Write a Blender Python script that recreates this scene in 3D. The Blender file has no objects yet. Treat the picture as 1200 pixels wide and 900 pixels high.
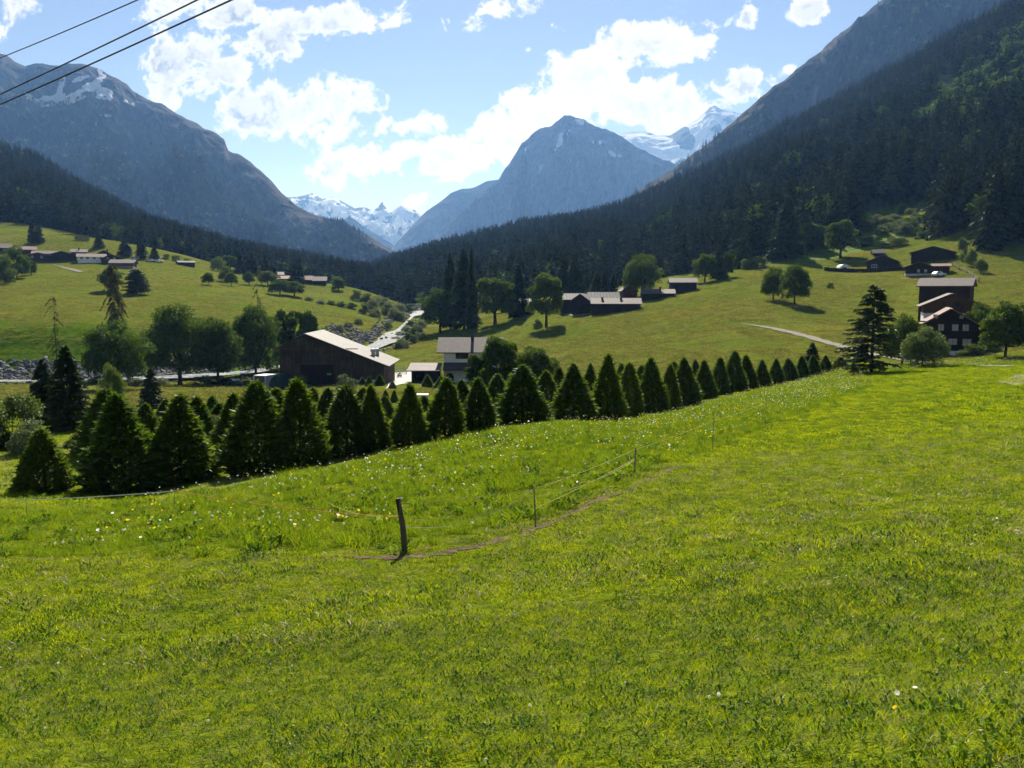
import bpy, math, random
import numpy as np
from mathutils import Vector, Matrix

rng = np.random.default_rng(11)
random.seed(11)
R = math.radians
scene = bpy.context.scene
COL = scene.collection

# ------------------------------------------------------------------ camera model
FPX = 1039.0                      # focal length in pixels of the 1200 px wide photograph
PITCH = math.atan(110.0 / FPX)    # looking slightly down: eye level is at row 340
CP, SP = math.cos(PITCH), math.sin(PITCH)


def P(px, py, D):
    """world point seen at photo pixel (px, py) at forward distance D (eye = origin)"""
    u = (px - 600.0) / FPX
    v = (450.0 - py) / FPX
    yd = CP + v * SP
    zd = -SP + v * CP
    t = D / yd
    return np.array([u * t, D, zd * t])


def TZ(py):
    v = (450.0 - py) / FPX
    return (-SP + v * CP) / (CP + v * SP)


# ------------------------------------------------------------------ numpy noise
def _hash(ix, iy, seed):
    h = (ix.astype(np.int64) * 374761393 + iy.astype(np.int64) * 668265263 + seed * 1442695041) & 0xFFFFFFFF
    h = ((h ^ (h >> 13)) * 1274126177) & 0xFFFFFFFF
    h = h ^ (h >> 16)
    return (h & 0xFFFFFF) / float(0xFFFFFF)


def vnoise(x, y, seed=0):
    x = np.asarray(x, float); y = np.asarray(y, float)
    ix = np.floor(x); iy = np.floor(y)
    fx = x - ix; fy = y - iy
    fx = fx * fx * fx * (fx * (fx * 6 - 15) + 10); fy = fy * fy * fy * (fy * (fy * 6 - 15) + 10)
    a = _hash(ix, iy, seed); b = _hash(ix + 1, iy, seed)
    c = _hash(ix, iy + 1, seed); d = _hash(ix + 1, iy + 1, seed)
    return (a * (1 - fx) + b * fx) * (1 - fy) + (c * (1 - fx) + d * fx) * fy * 1.0


def fbm(x, y, oct=4, seed=0, gain=0.5):
    s = 0; a = 1.0; t = 0
    for o in range(oct):
        s = s + a * (vnoise(x, y, seed + o * 17) - 0.5) * 2
        t += a; a *= gain
        x = np.asarray(x) * 2.03 + 5.3; y = np.asarray(y) * 2.03 + 9.1
    return s / t


def ridged(x, y, oct=5, seed=0):
    s = 0; a = 1.0; t = 0
    for o in range(oct):
        n = 1 - np.abs((vnoise(x, y, seed + o * 13) - 0.5) * 2)
        s = s + a * n * n
        t += a; a *= 0.5
        x = np.asarray(x) * 2.1 + 3.7; y = np.asarray(y) * 2.1 + 1.9
    return s / t


def sstep(a, b, x):
    t = np.clip((np.asarray(x, float) - a) / (b - a), 0, 1)
    return t * t * (3 - 2 * t)


# ------------------------------------------------------------------ mesh helpers
def mesh_from(name, V, F, mat=None, smooth=False, attrs=None):
    """V (n,3) floats, F (m,k) ints or a list of such arrays"""
    me = bpy.data.meshes.new(name)
    V = np.asarray(V, np.float32)
    Fs = F if isinstance(F, list) else [F]
    Fs = [np.asarray(f, np.int32) for f in Fs if len(f)]
    nl = sum(f.size for f in Fs); npoly = sum(len(f) for f in Fs)
    me.vertices.add(len(V)); me.vertices.foreach_set('co', V.ravel())
    me.loops.add(nl); me.polygons.add(npoly)
    me.loops.foreach_set('vertex_index', np.concatenate([f.ravel() for f in Fs]))
    tot = np.concatenate([np.full(len(f), f.shape[1], np.int32) for f in Fs])
    st = np.concatenate([[0], np.cumsum(tot)[:-1]]).astype(np.int32)
    me.polygons.foreach_set('loop_start', st)
    me.polygons.foreach_set('use_smooth', np.full(npoly, smooth, bool))
    me.update(calc_edges=True)
    if attrs:
        for k, a in attrs.items():
            at = me.attributes.new(k, 'FLOAT', 'POINT')
            at.data.foreach_set('value', np.asarray(a, np.float32).ravel())
    if mat:
        for m in (mat if isinstance(mat, (list, tuple)) else [mat]):
            me.materials.append(m)
    return me


class MB:
    """collects boxes, tubes and polygons, builds ONE mesh"""
    def __init__(s):
        s.V = []; s.F = []; s.n = 0

    def add(s, V, F):
        V = [tuple(v) for v in V]
        s.V += V
        s.F += [tuple(i + s.n for i in f) for f in F]
        s.n += len(V)
        return s

    def box(s, x0, x1, y0, y1, z0, z1):
        V = [(x, y, z) for z in (z0, z1) for y in (y0, y1) for x in (x0, x1)]
        F = [(0, 2, 3, 1), (4, 5, 7, 6), (0, 1, 5, 4), (2, 6, 7, 3), (0, 4, 6, 2), (1, 3, 7, 5)]
        return s.add(V, F)

    def prism(s, poly, x0, x1):
        """poly of (y,z) extruded along x"""
        n = len(poly)
        V = [(x0, y, z) for y, z in poly] + [(x1, y, z) for y, z in poly]
        F = [tuple(range(n))[::-1], tuple(range(n, 2 * n))]
        F += [(i, (i + 1) % n, n + (i + 1) % n, n + i) for i in range(n)]
        return s.add(V, F)

    def tube(s, pts, rad, k=8, cap=True):
        pts = [Vector(p) for p in pts]
        if not isinstance(rad, (list, tuple)):
            rad = [rad] * len(pts)
        V = []; F = []
        up = Vector((0.13, 0.31, 0.94)).normalized()
        for i, p in enumerate(pts):
            d = (pts[min(i + 1, len(pts) - 1)] - pts[max(i - 1, 0)]).normalized()
            a = d.cross(up)
            if a.length < 1e-4:
                a = d.cross(Vector((1, 0, 0)))
            a.normalize(); b = d.cross(a).normalized()
            for j in range(k):
                t = 2 * math.pi * j / k
                V.append(p + (a * math.cos(t) + b * math.sin(t)) * rad[i])
        for i in range(len(pts) - 1):
            for j in range(k):
                F.append((i * k + j, i * k + (j + 1) % k, (i + 1) * k + (j + 1) % k, (i + 1) * k + j))
        if cap:
            F.append(tuple(range(k))[::-1]); F.append(tuple(range((len(pts) - 1) * k, len(pts) * k)))
        return s.add(V, F)

    def lathe(s, prof, k=20, c=(0, 0, 0)):
        V = []; F = []
        for r, z in prof:
            for j in range(k):
                t = 2 * math.pi * j / k
                V.append((c[0] + r * math.cos(t), c[1] + r * math.sin(t), c[2] + z))
        for i in range(len(prof) - 1):
            for j in range(k):
                F.append((i * k + j, i * k + (j + 1) % k, (i + 1) * k + (j + 1) % k, (i + 1) * k + j))
        F.append(tuple(range(k))[::-1]); F.append(tuple(range((len(prof) - 1) * k, len(prof) * k)))
        return s.add(V, F)

    def mesh(s, name, mat, smooth=False):
        me = bpy.data.meshes.new(name)
        me.from_pydata(s.V, [], s.F)
        if smooth:
            me.polygons.foreach_set('use_smooth', np.full(len(me.polygons), True))
        me.update()
        me.materials.append(mat)
        return me

    def build(s, name, mat, parent=None, smooth=False):
        return link(name, s.mesh(name, mat, smooth), parent)


def link(name, me, parent=None):
    o = bpy.data.objects.new(name, me)
    COL.objects.link(o)
    if parent is not None:
        o.parent = parent
    return o


def tag(o, label=None, cat=None, group=None, kind=None):
    if label: o['label'] = label
    if cat: o['category'] = cat
    if group: o['group'] = group
    if kind: o['kind'] = kind
    return o


def empty(name, loc, label, cat, group=None, rz=0.0, scale=None):
    o = bpy.data.objects.new(name, None)
    COL.objects.link(o)
    o.empty_display_size = 0.5
    o.location = tuple(loc)
    o.rotation_euler = (0, 0, rz)
    if scale is not None:
        o.scale = scale
    return tag(o, label, cat, group)


def struct(name, me):
    return tag(link(name, me), kind='structure')


def norm(v):
    return v / np.maximum(np.linalg.norm(v, axis=-1, keepdims=True), 1e-9)


# ------------------------------------------------------------------ materials
class NT:
    def __init__(s, tree):
        s.t = tree; s.n = tree.nodes; s.l = tree.links

    def node(s, typ, **kw):
        n = s.n.new(typ)
        for k, v in kw.items():
            setattr(n, k, v)
        return n

    def put(s, sock, v):
        if isinstance(v, bpy.types.NodeSocket):
            s.l.new(v, sock)
        elif v is not None:
            if sock.type == 'RGBA' and len(v) == 3:
                v = (*v, 1)
            sock.default_value = v

    def math(s, op, a, b=None, c=None, clamp=False):
        n = s.node('ShaderNodeMath', operation=op, use_clamp=clamp)
        s.put(n.inputs[0], a)
        if b is not None: s.put(n.inputs[1], b)
        if c is not None: s.put(n.inputs[2], c)
        return n.outputs[0]

    def mix(s, f, a, b, blend='MIX'):
        n = s.node('ShaderNodeMix', data_type='RGBA', blend_type=blend)
        s.put(n.inputs[0], f); s.put(n.inputs[6], a); s.put(n.inputs[7], b)
        return n.outputs[2]

    def noise(s, vec, scale, detail=3, rough=0.55, dist=0.0):
        n = s.node('ShaderNodeTexNoise')
        if vec is not None: s.l.new(vec, n.inputs['Vector'])
        n.inputs['Scale'].default_value = scale
        n.inputs['Detail'].default_value = detail
        n.inputs['Roughness'].default_value = rough
        n.inputs['Distortion'].default_value = dist
        return n.outputs[0]

    def ramp(s, f, a, b, lo=0.0, hi=1.0):
        n = s.node('ShaderNodeMapRange', interpolation_type='SMOOTHSTEP')
        s.put(n.inputs[0], f)
        for i, v in enumerate((a, b, lo, hi)): n.inputs[1 + i].default_value = v
        return n.outputs[0]

    def attr(s, name):
        return s.node('ShaderNodeAttribute', attribute_name=name).outputs['Fac']

    def mapped(s, vec, scale):
        n = s.node('ShaderNodeMapping')
        s.l.new(vec, n.inputs[0]); n.inputs['Scale'].default_value = scale
        return n.outputs[0]

    def bump(s, h, strength, dist):
        n = s.node('ShaderNodeBump')
        n.inputs['Strength'].default_value = strength; n.inputs['Distance'].default_value = dist
        s.l.new(h, n.inputs['Height'])
        return n.outputs[0]


def new_mat(name):
    m = bpy.data.materials.new(name)
    m.use_nodes = True
    m.node_tree.nodes.clear()
    t = NT(m.node_tree)
    out = t.node('ShaderNodeOutputMaterial')
    return m, t, out


def principled(t, out, col, rough=0.8, spec=0.3, metal=0.0, normal=None):
    b = t.node('ShaderNodeBsdfPrincipled')
    t.put(b.inputs['Base Color'], col)
    t.put(b.inputs['Roughness'], rough)
    b.inputs['Specular IOR Level'].default_value = spec
    t.put(b.inputs['Metallic'], metal)
    if normal is not None: t.l.new(normal, b.inputs['Normal'])
    t.l.new(b.outputs[0], out.inputs[0])
    return b


def geo_pos(t):
    return t.node('ShaderNodeNewGeometry').outputs['Position']


def obj_co(t):
    return t.node('ShaderNodeTexCoord').outputs['Object']


def leaf_mat(name, col, col2, trans=0.35, tcol=None, gloss=0.06, rough=0.5, obj_var=0.25):
    """leaf / needle / blade: diffuse + light coming through; colour varies leaf by leaf and plant by plant"""
    m, t, out = new_mat(name)
    g = t.node('ShaderNodeNewGeometry')
    c = t.mix(g.outputs['Random Per Island'], col, col2)
    oi = t.node('ShaderNodeObjectInfo')
    k = t.math('MULTIPLY_ADD', oi.outputs['Random'], 2 * obj_var, 1 - obj_var)
    hsv = t.node('ShaderNodeHueSaturation')
    t.put(hsv.inputs['Value'], k); t.put(hsv.inputs['Color'], c)
    t.put(hsv.inputs['Hue'], t.math('MULTIPLY_ADD', oi.outputs['Random'], -0.03, 0.515))
    c = hsv.outputs[0]
    d = t.node('ShaderNodeBsdfDiffuse'); t.put(d.inputs[0], c)
    tr = t.node('ShaderNodeBsdfTranslucent')
    t.put(tr.inputs[0], t.mix(1.0, c, tcol or (1.15, 1.1, 0.6), 'MULTIPLY'))
    mx = t.node('ShaderNodeMixShader'); mx.inputs[0].default_value = trans
    t.l.new(d.outputs[0], mx.inputs[1]); t.l.new(tr.outputs[0], mx.inputs[2])
    gl = t.node('ShaderNodeBsdfGlossy'); gl.inputs['Roughness'].default_value = rough
    gl.inputs[0].default_value = (0.8, 0.85, 0.8, 1)
    m2 = t.node('ShaderNodeMixShader'); m2.inputs[0].default_value = gloss
    t.l.new(mx.outputs[0], m2.inputs[1]); t.l.new(gl.outputs[0], m2.inputs[2])
    t.l.new(m2.outputs[0], out.inputs[0])
    return m


def wood_mat(name, col, col2, axis='z', scale=5.0, rough=0.85):
    """weathered boards: streaks along the boards and dark joints between them"""
    m, t, out = new_mat(name)
    o = obj_co(t)
    sc = (scale, scale, 0.35) if axis == 'z' else (0.3, 0.3, scale)
    n1 = t.noise(t.mapped(o, sc), 1.6, 5, 0.7)
    n2 = t.noise(o, 0.45, 3)
    c = t.mix(t.ramp(n1, 0.3, 0.7), col, col2)
    c = t.mix(t.ramp(n2, 0.3, 0.75, 0.0, 0.75), c, tuple(x * 0.5 for x in col))
    w = t.node('ShaderNodeTexWave', wave_type='BANDS', bands_direction='Z' if axis != 'z' else 'DIAGONAL')
    w.inputs['Scale'].default_value = 1.9
    t.l.new(t.mapped(o, (1, 1, 0) if axis == 'z' else (0, 0, 1)), w.inputs[0])
    j = t.ramp(w.outputs[1], 0.02, 0.12)
    c = t.mix(j, tuple(x * 0.25 for x in col), c)
    principled(t, out, c, rough, 0.25, normal=t.bump(n1, 0.4, 0.03))
    return m


def plain_mat(name, col, rough=0.7, var=0.25, nscale=3.0, spec=0.3, metal=0.0, bump=0.15):
    m, t, out = new_mat(name)
    o = obj_co(t)
    n = t.noise(o, nscale, 5, 0.6)
    c = t.mix(t.ramp(n, 0.3, 0.7), tuple(x * (1 - var) for x in col), tuple(min(1, x * (1 + var)) for x in col))
    principled(t, out, c, rough, spec, metal, t.bump(n, bump, 0.03))
    return m


def roof_mat(name, col, col2, course=0.33, rough=0.75, metal=0.0, spec=0.3):
    """tile / shingle courses across the slope, blotchy with age"""
    m, t, out = new_mat(name)
    o = obj_co(t)
    br = t.node('ShaderNodeTexBrick')
    br.inputs['Scale'].default_value = 1.0
    br.inputs['Brick Width'].default_value = 0.45
    br.inputs['Row Height'].default_value = course
    br.inputs['Mortar Size'].default_value = 0.012
    t.put(br.inputs['Color1'], col); t.put(br.inputs['Color2'], col2); t.put(br.inputs['Mortar'], tuple(x * .3 for x in col))
    t.l.new(o, br.inputs[0])
    n = t.noise(o, 0.8, 4)
    c = t.mix(t.ramp(n, 0.35, 0.7, 0, 0.6), br.outputs[0], tuple(x * 0.62 for x in col2))
    principled(t, out, c, rough, spec, metal, t.bump(br.outputs[1], 0.3, 0.02))
    return m


M = {}
M['spruce'] = leaf_mat('spruce_needles', (0.020, 0.040, 0.012), (0.045, 0.075, 0.018), 0.22, gloss=0.04, obj_var=0.15)
M['plantation'] = leaf_mat('young_spruce_needles', (0.030, 0.066, 0.007), (0.135, 0.205, 0.018), 0.50, gloss=0.03, obj_var=0.12)
M['forest'] = leaf_mat('forest_needles', (0.014, 0.028, 0.012), (0.042, 0.062, 0.020), 0.18, gloss=0.02, obj_var=0.55)
M['larch'] = leaf_mat('larch_needles', (0.05, 0.06, 0.03), (0.085, 0.085, 0.05), 0.25, gloss=0.02)
M['leaf'] = leaf_mat('maple_leaves', (0.042, 0.085, 0.010), (0.100, 0.155, 0.020), 0.42, gloss=0.03, obj_var=0.15)
M['leaf_light'] = leaf_mat('light_leaves', (0.085, 0.14, 0.03), (0.15, 0.20, 0.05), 0.4, gloss=0.05, obj_var=0.15)
M['willow'] = leaf_mat('willow_leaves', (0.085, 0.12, 0.05), (0.14, 0.18, 0.085), 0.35, gloss=0.06, obj_var=0.2)
M['grass'] = leaf_mat('grass_blades', (0.180, 0.295, 0.006), (0.365, 0.445, 0.016), 0.55, gloss=0.012, rough=0.5, obj_var=0.28, tcol=(1.2, 1.06, 0.35))
M['tallgrass'] = leaf_mat('tall_grass_blades', (0.120, 0.220, 0.008), (0.255, 0.330, 0.020), 0.54, gloss=0.012, rough=0.5, obj_var=0.22, tcol=(1.15, 1.08, 0.45))
M['weed'] = leaf_mat('weed_leaves', (0.080, 0.170, 0.006), (0.165, 0.26, 0.012), 0.58, gloss=0.01, rough=0.5, obj_var=0.3)
M['dock'] = leaf_mat('dock_leaves', (0.060, 0.135, 0.008), (0.115, 0.20, 0.014), 0.5, gloss=0.02, rough=0.45, obj_var=0.3)
M['hay'] = leaf_mat('hay_meadow_blades', (0.115, 0.160, 0.032), (0.310, 0.295, 0.115), 0.46, gloss=0.0, obj_var=0.35, tcol=(1.1, 1.05, 0.6))
M['straw'] = leaf_mat('dry_blades', (0.26, 0.24, 0.10), (0.45, 0.40, 0.22), 0.3, gloss=0.08, obj_var=0.2)
M['petal_white'] = leaf_mat('white_petals', (0.78, 0.78, 0.72), (0.9, 0.9, 0.84), 0.5, gloss=0.0, obj_var=0.05, tcol=(1, 1, 1))
M['petal_yellow'] = leaf_mat('yellow_petals', (0.75, 0.52, 0.01), (0.85, 0.66, 0.02), 0.5, gloss=0.02, obj_var=0.08, tcol=(1, 1, 0.8))
M['bark'] = plain_mat('bark', (0.055, 0.042, 0.032), 0.95, 0.5, 9.0, 0.1, bump=0.6)
M['wood_dark'] = wood_mat('dark_weathered_boards', (0.020, 0.015, 0.012), (0.050, 0.036, 0.026))
M['wood_barn'] = wood_mat('old_barn_boards', (0.042, 0.032, 0.023), (0.150, 0.112, 0.074), scale=3.0)
M['wood_tan'] = wood_mat('tan_boards', (0.11, 0.062, 0.03), (0.19, 0.11, 0.05))
M['wood_log'] = wood_mat('dark_log_wall', (0.016, 0.011, 0.009), (0.036, 0.024, 0.018), axis='x')
M['wood_red'] = wood_mat('reddish_brown_boards', (0.045, 0.022, 0.016), (0.085, 0.045, 0.03))
M['plaster'] = plain_mat('cream_plaster', (0.78, 0.75, 0.64), 0.9, 0.08, 1.5)
M['white'] = plain_mat('white_paint', (0.78, 0.78, 0.76), 0.5, 0.08, 2.0)
M['stone'] = plain_mat('grey_stone', (0.26, 0.25, 0.23), 0.9, 0.4, 2.5, bump=0.6)
M['concrete'] = plain_mat('pale_concrete', (0.50, 0.48, 0.45), 0.9, 0.12, 1.2)
M['roof_grey'] = roof_mat('grey_brown_tiles', (0.105, 0.086, 0.084), (0.155, 0.128, 0.122))
M['roof_dark'] = roof_mat('dark_old_shingles', (0.075, 0.058, 0.052), (0.12, 0.095, 0.085))
M['roof_mauve'] = roof_mat('mauve_brown_tiles', (0.125, 0.096, 0.098), (0.175, 0.136, 0.134))
M['roof_red'] = roof_mat('faded_red_tiles', (0.20, 0.10, 0.085), (0.26, 0.145, 0.12))
M['glass'] = plain_mat('dark_window_glass', (0.03, 0.035, 0.04), 0.08, 0.1, 1.0, 0.6, bump=0.0)
M['curtain'] = plain_mat('pale_curtained_window', (0.42, 0.40, 0.34), 0.4, 0.15, 2.0, 0.5, bump=0.0)
M['metal_dark'] = plain_mat('dark_metal', (0.05, 0.05, 0.055), 0.45, 0.2, 4.0, 0.5)
M['galv'] = plain_mat('galvanised_steel', (0.42, 0.43, 0.44), 0.4, 0.15, 4.0, 0.5, 0.7)
M['tarp_green'] = plain_mat('dark_green_tarpaulin', (0.012, 0.05, 0.045), 0.55, 0.3, 2.0)
M['tyre'] = plain_mat('black_rubber', (0.015, 0.015, 0.015), 0.8, 0.2, 4.0)
M['cable'] = plain_mat('black_cable', (0.02, 0.02, 0.024), 0.6, 0.1)
M['tape_yellow'] = plain_mat('yellow_fence_tape', (0.65, 0.56, 0.16), 0.6, 0.1)
M['tape_orange'] = plain_mat('orange_fence_tape', (0.70, 0.25, 0.06), 0.6, 0.1)
M['tape_white'] = plain_mat('white_fence_tape', (0.85, 0.82, 0.66), 0.6, 0.1)
M['post_wood'] = wood_mat('grey_fence_post', (0.10, 0.08, 0.06), (0.20, 0.165, 0.125), scale=30)
M['post_thin'] = plain_mat('thin_fence_post', (0.24, 0.22, 0.15), 0.7, 0.2)
M['chimney'] = plain_mat('sooty_chimney', (0.05, 0.045, 0.042), 0.9, 0.3)
M['paint_silver'] = plain_mat('silver_car_paint', (0.50, 0.52, 0.55), 0.3, 0.03, 1.0, 0.6, 0.3, 0.0)
M['paint_white'] = plain_mat('white_car_paint', (0.80, 0.80, 0.80), 0.3, 0.03, 1.0, 0.6, 0.0, 0.0)


def metal_roof():
    m, t, out = new_mat('ribbed_pale_metal_roof')
    o = obj_co(t)
    w = t.node('ShaderNodeTexWave', wave_type='BANDS', bands_direction='X')
    w.inputs['Scale'].default_value = 0.32
    t.l.new(o, w.inputs[0])
    n = t.noise(t.mapped(o, (1.5, .3, .3)), 1.5, 5)
    c = t.mix(t.ramp(w.outputs[1], 0.0, 0.12), (0.075, 0.075, 0.075), (0.185, 0.182, 0.18))
    c = t.mix(t.ramp(n, 0.4, 0.62, 0, 0.7), c, (0.105, 0.092, 0.085))
    principled(t, out, c, 0.7, 0.2, 0.0, t.bump(w.outputs[1], 0.3, 0.03))
    return m


M['roof_metal'] = metal_roof()


def rock_mat():
    m, t, out = new_mat('river_boulders')
    o = obj_co(t); oi = t.node('ShaderNodeObjectInfo')
    n = t.noise(o, 2.5, 5)
    c = t.mix(n, (0.09, 0.09, 0.09), (0.26, 0.26, 0.26))
    c = t.mix(oi.outputs['Random'], c, (0.14, 0.135, 0.13))
    principled(t, out, c, 0.85, 0.3, normal=t.bump(n, 0.5, 0.1))
    return m


M['rock'] = rock_mat()
# ------------------------------------------------------------------ terrain: valley profile per viewing column
COLS = {
    0:    [(6, 900), (9, 800), (13, 715), (19, 645), (27, 604), (33, 590), (42, 578), (60, 515), (100, 486), (150, 458), (178, 450), (192, 449), (203, 445), (213, 428), (228, 386), (320, 340), (420, 310), (470, 292), (520, 273), (600, 262), (900, 290)],
    150:  [(6, 900), (9, 800), (13, 715), (19, 645), (25, 611), (31, 592), (45, 572), (60, 520), (100, 483), (150, 457), (180, 453), (194, 448), (206, 443), (216, 426), (230, 388), (300, 352), (400, 318), (440, 309), (500, 287), (560, 281), (900, 300)],
    300:  [(5.5, 900), (8.5, 800), (12, 720), (17, 655), (22, 614), (28, 588), (36, 565), (47, 553), (60, 520), (100, 484), (150, 457), (195, 449), (212, 442), (225, 430), (242, 393), (300, 362), (420, 335), (520, 322), (600, 318), (900, 325)],
    390:  [(5, 900), (8, 800), (11.5, 725), (16, 665), (22, 614), (30, 572), (40, 551), (52, 537), (70, 502), (110, 474), (150, 451), (200, 441), (235, 428), (252, 419), (266, 408), (285, 386), (340, 366), (430, 347), (500, 336), (560, 340), (900, 322)],
    450:  [(4.8, 900), (7.6, 800), (11, 725), (15.8, 665), (21, 617), (29, 572), (39, 545), (50, 527), (72, 490), (110, 468), (150, 450), (200, 435), (240, 420), (262, 410), (275, 406), (292, 398), (315, 386), (350, 377), (420, 362), (480, 351), (560, 356), (900, 325)],
    490:  [(4.7, 900), (7.4, 800), (10.8, 725), (15.6, 665), (20.5, 618), (28, 572), (38.5, 541), (49, 521), (73, 485), (110, 465), (155, 449), (200, 432), (250, 414), (300, 396), (350, 385), (420, 376), (455, 370), (520, 366), (600, 358), (900, 325)],
    540:  [(4.6, 900), (7.3, 800), (10.5, 725), (15.5, 665), (20, 620), (28, 572), (38, 538), (48, 515), (55, 507), (75, 480), (110, 464), (165, 450), (200, 428), (250, 405), (300, 385), (350, 378), (420, 370), (520, 366), (900, 325)],
    640:  [(4.4, 900), (7, 800), (10, 725), (15, 655), (20, 612), (28, 560), (40, 520), (55, 494), (66, 490), (80, 480), (120, 455), (160, 435), (200, 415), (240, 389), (258, 379), (300, 361), (330, 354), (420, 350), (520, 352), (900, 315)],
    750:  [(4.2, 900), (6.5, 800), (9.5, 725), (14, 650), (20, 600), (30, 545), (45, 515), (60, 496), (73, 487), (85, 482), (110, 462), (150, 430), (190, 405), (225, 384), (260, 362), (300, 347), (330, 340), (380, 335), (520, 330), (900, 290)],
    880:  [(4, 900), (6.2, 800), (8.5, 735), (13, 650), (20, 585), (30, 540), (45, 505), (65, 478), (95, 457), (110, 452), (135, 425), (170, 398), (210, 370), (250, 350), (290, 332), (330, 318), (420, 305), (900, 240)],
    1000: [(3.8, 900), (5.8, 800), (8, 735), (12, 650), (19, 580), (30, 528), (45, 492), (70, 460), (110, 437), (130, 425), (150, 411), (190, 385), (230, 360), (270, 335), (310, 318), (340, 302), (400, 280), (900, 180)],
    1100: [(3.6, 900), (5.5, 800), (7.6, 735), (11.5, 650), (18, 578), (30, 515), (45, 482), (70, 450), (100, 433), (115, 428), (140, 419), (170, 392), (200, 370), (240, 340), (270, 325), (300, 306), (340, 284), (400, 250), (900, 120)],
    1200: [(3.4, 900), (5.2, 800), (7.3, 735), (11, 650), (17, 578), (28, 512), (45, 470), (70, 442), (95, 431), (110, 426), (130, 411), (160, 386), (200, 357), (230, 338), (260, 322), (300, 290), (340, 250), (400, 210), (900, 60)],
}
COLS[-350] = [(d, p) for d, p in COLS[0]]
COLS[1550] = [(d, p - 8 if d > 90 else p) for d, p in COLS[1200]]

LK = np.linspace(math.log(2.0), math.log(1000.0), 420)
_px = sorted(COLS)
_tab = []
for p_ in _px:
    s_ = (p_ - 600) / FPX
    pts = [(2.0, -1.7 + 0.14 * s_ * 2 - 0.185 * 2)] + [(d, TZ(y) * d) for d, y in COLS[p_]]
    ld = np.log([d for d, _ in pts]); z = np.array([z for _, z in pts])
    # monotone cubic (pchip)
    h = np.diff(ld); dl = np.diff(z) / h
    m = np.zeros(len(z)); m[0] = dl[0]; m[-1] = dl[-1]
    for i in range(1, len(z) - 1):
        if dl[i - 1] * dl[i] > 0:
            w1 = 2 * h[i] + h[i - 1]; w2 = h[i] + 2 * h[i - 1]
            m[i] = (w1 + w2) / (w1 / dl[i - 1] + w2 / dl[i])
    i = np.clip(np.searchsorted(ld, LK) - 1, 0, len(h) - 1)
    t = np.clip((LK - ld[i]) / h[i], 0, 1.0)
    zz = ((2 * t**3 - 3 * t**2 + 1) * z[i] + (t**3 - 2 * t**2 + t) * h[i] * m[i] + (-2 * t**3 + 3 * t**2) * z[i + 1] + (t**3 - t**2) * h[i] * m[i + 1])
    _tab.append(zz)
_tab = np.array(_tab)
_S = (np.array(_px) - 600) / FPX
SG = np.linspace(_S[0], _S[-1], 520)
# catmull-rom across the columns, then a light blur so that no column shows
_T = np.zeros((len(SG), len(LK)))
_m = np.zeros_like(_tab)
for j in range(len(_S)):
    a_, b_ = max(j - 1, 0), min(j + 1, len(_S) - 1)
    _m[j] = (_tab[b_] - _tab[a_]) / (_S[b_] - _S[a_])
for q, s_ in enumerate(SG):
    j = int(np.clip(np.searchsorted(_S, s_) - 1, 0, len(_S) - 2))
    h = _S[j + 1] - _S[j]; t = (s_ - _S[j]) / h
    _T[q] = (2 * t**3 - 3 * t**2 + 1) * _tab[j] + (t**3 - 2 * t**2 + t) * h * _m[j] + (-2 * t**3 + 3 * t**2) * _tab[j + 1] + (t**3 - t**2) * h * _m[j + 1]
k_ = np.exp(-0.5 * (np.arange(-14, 15) / 6.0)**2); k_ /= k_.sum()
_T = np.apply_along_axis(lambda a: np.convolve(np.pad(a, 14, mode='edge'), k_, 'valid'), 0, _T)
k2 = np.exp(-0.5 * (np.arange(-4, 5) / 1.5)**2); k2 /= k2.sum()
_T = np.apply_along_axis(lambda a: np.convolve(np.pad(a, 4, mode='edge'), k2, 'valid'), 1, _T)


def H(x, y):
    """ground height"""
    x = np.asarray(x, float); y = np.asarray(y, float)
    D = np.maximum(y, 2.0)
    s = x / D
    fs = np.clip((s - SG[0]) / (SG[1] - SG[0]), 0, len(SG) - 1.001)
    fk = np.clip((np.log(D) - LK[0]) / (LK[1] - LK[0]), 0, len(LK) - 1.001)
    i = fs.astype(int); j = fk.astype(int); a = fs - i; b = fk - j
    z = (_T[i, j] * (1 - a) + _T[i + 1, j] * a) * (1 - b) + (_T[i, j + 1] * (1 - a) + _T[i + 1, j + 1] * a) * b
    z = z + np.where(y < 2.0, 0.185 * (2.0 - y), 0) 
    far = sstep(60, 180, y)
    z = z + 0.05 * fbm(x * 0.7, y * 0.7, 3, 3) * sstep(1, 5, y) + far * (0.35 * fbm(x * 0.06, y * 0.06, 3, 5))
    z = z + far * 2.5 * fbm(x * 0.012, y * 0.02, 2, 8) * sstep(300, 420, y)
    return z


def hz(x, y):
    return float(H(np.array([x]), np.array([y]))[0])


def gp(px, py, d0=None):
    """ground point under photo pixel, first hit near forward distance d0"""
    lo, hi = (d0 * 0.8, d0 * 1.25) if d0 else (3.0, 900.0)
    D = np.exp(np.linspace(math.log(lo), math.log(hi), 700))
    u = (px - 600.0) / FPX; v = (450.0 - py) / FPX
    yd = CP + v * SP; zd = -SP + v * CP
    x = u / yd * D; z = zd / yd * D
    g = H(x, D)
    hit = np.nonzero((z[:-1] > g[:-1]) & (z[1:] <= g[1:]))[0]
    if len(hit):
        i = hit[0]
    elif d0:
        i = int(np.argmin(np.abs(D - d0)))
    else:
        i = int(np.argmin(np.abs(z - g)))
    return np.array([x[i], D[i], g[i]])


def gd(px, D):
    """ground point in viewing column px at distance D"""
    x = (px - 600.0) / FPX * D / 0.997
    return np.array([x, D, hz(x, D)])


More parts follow.
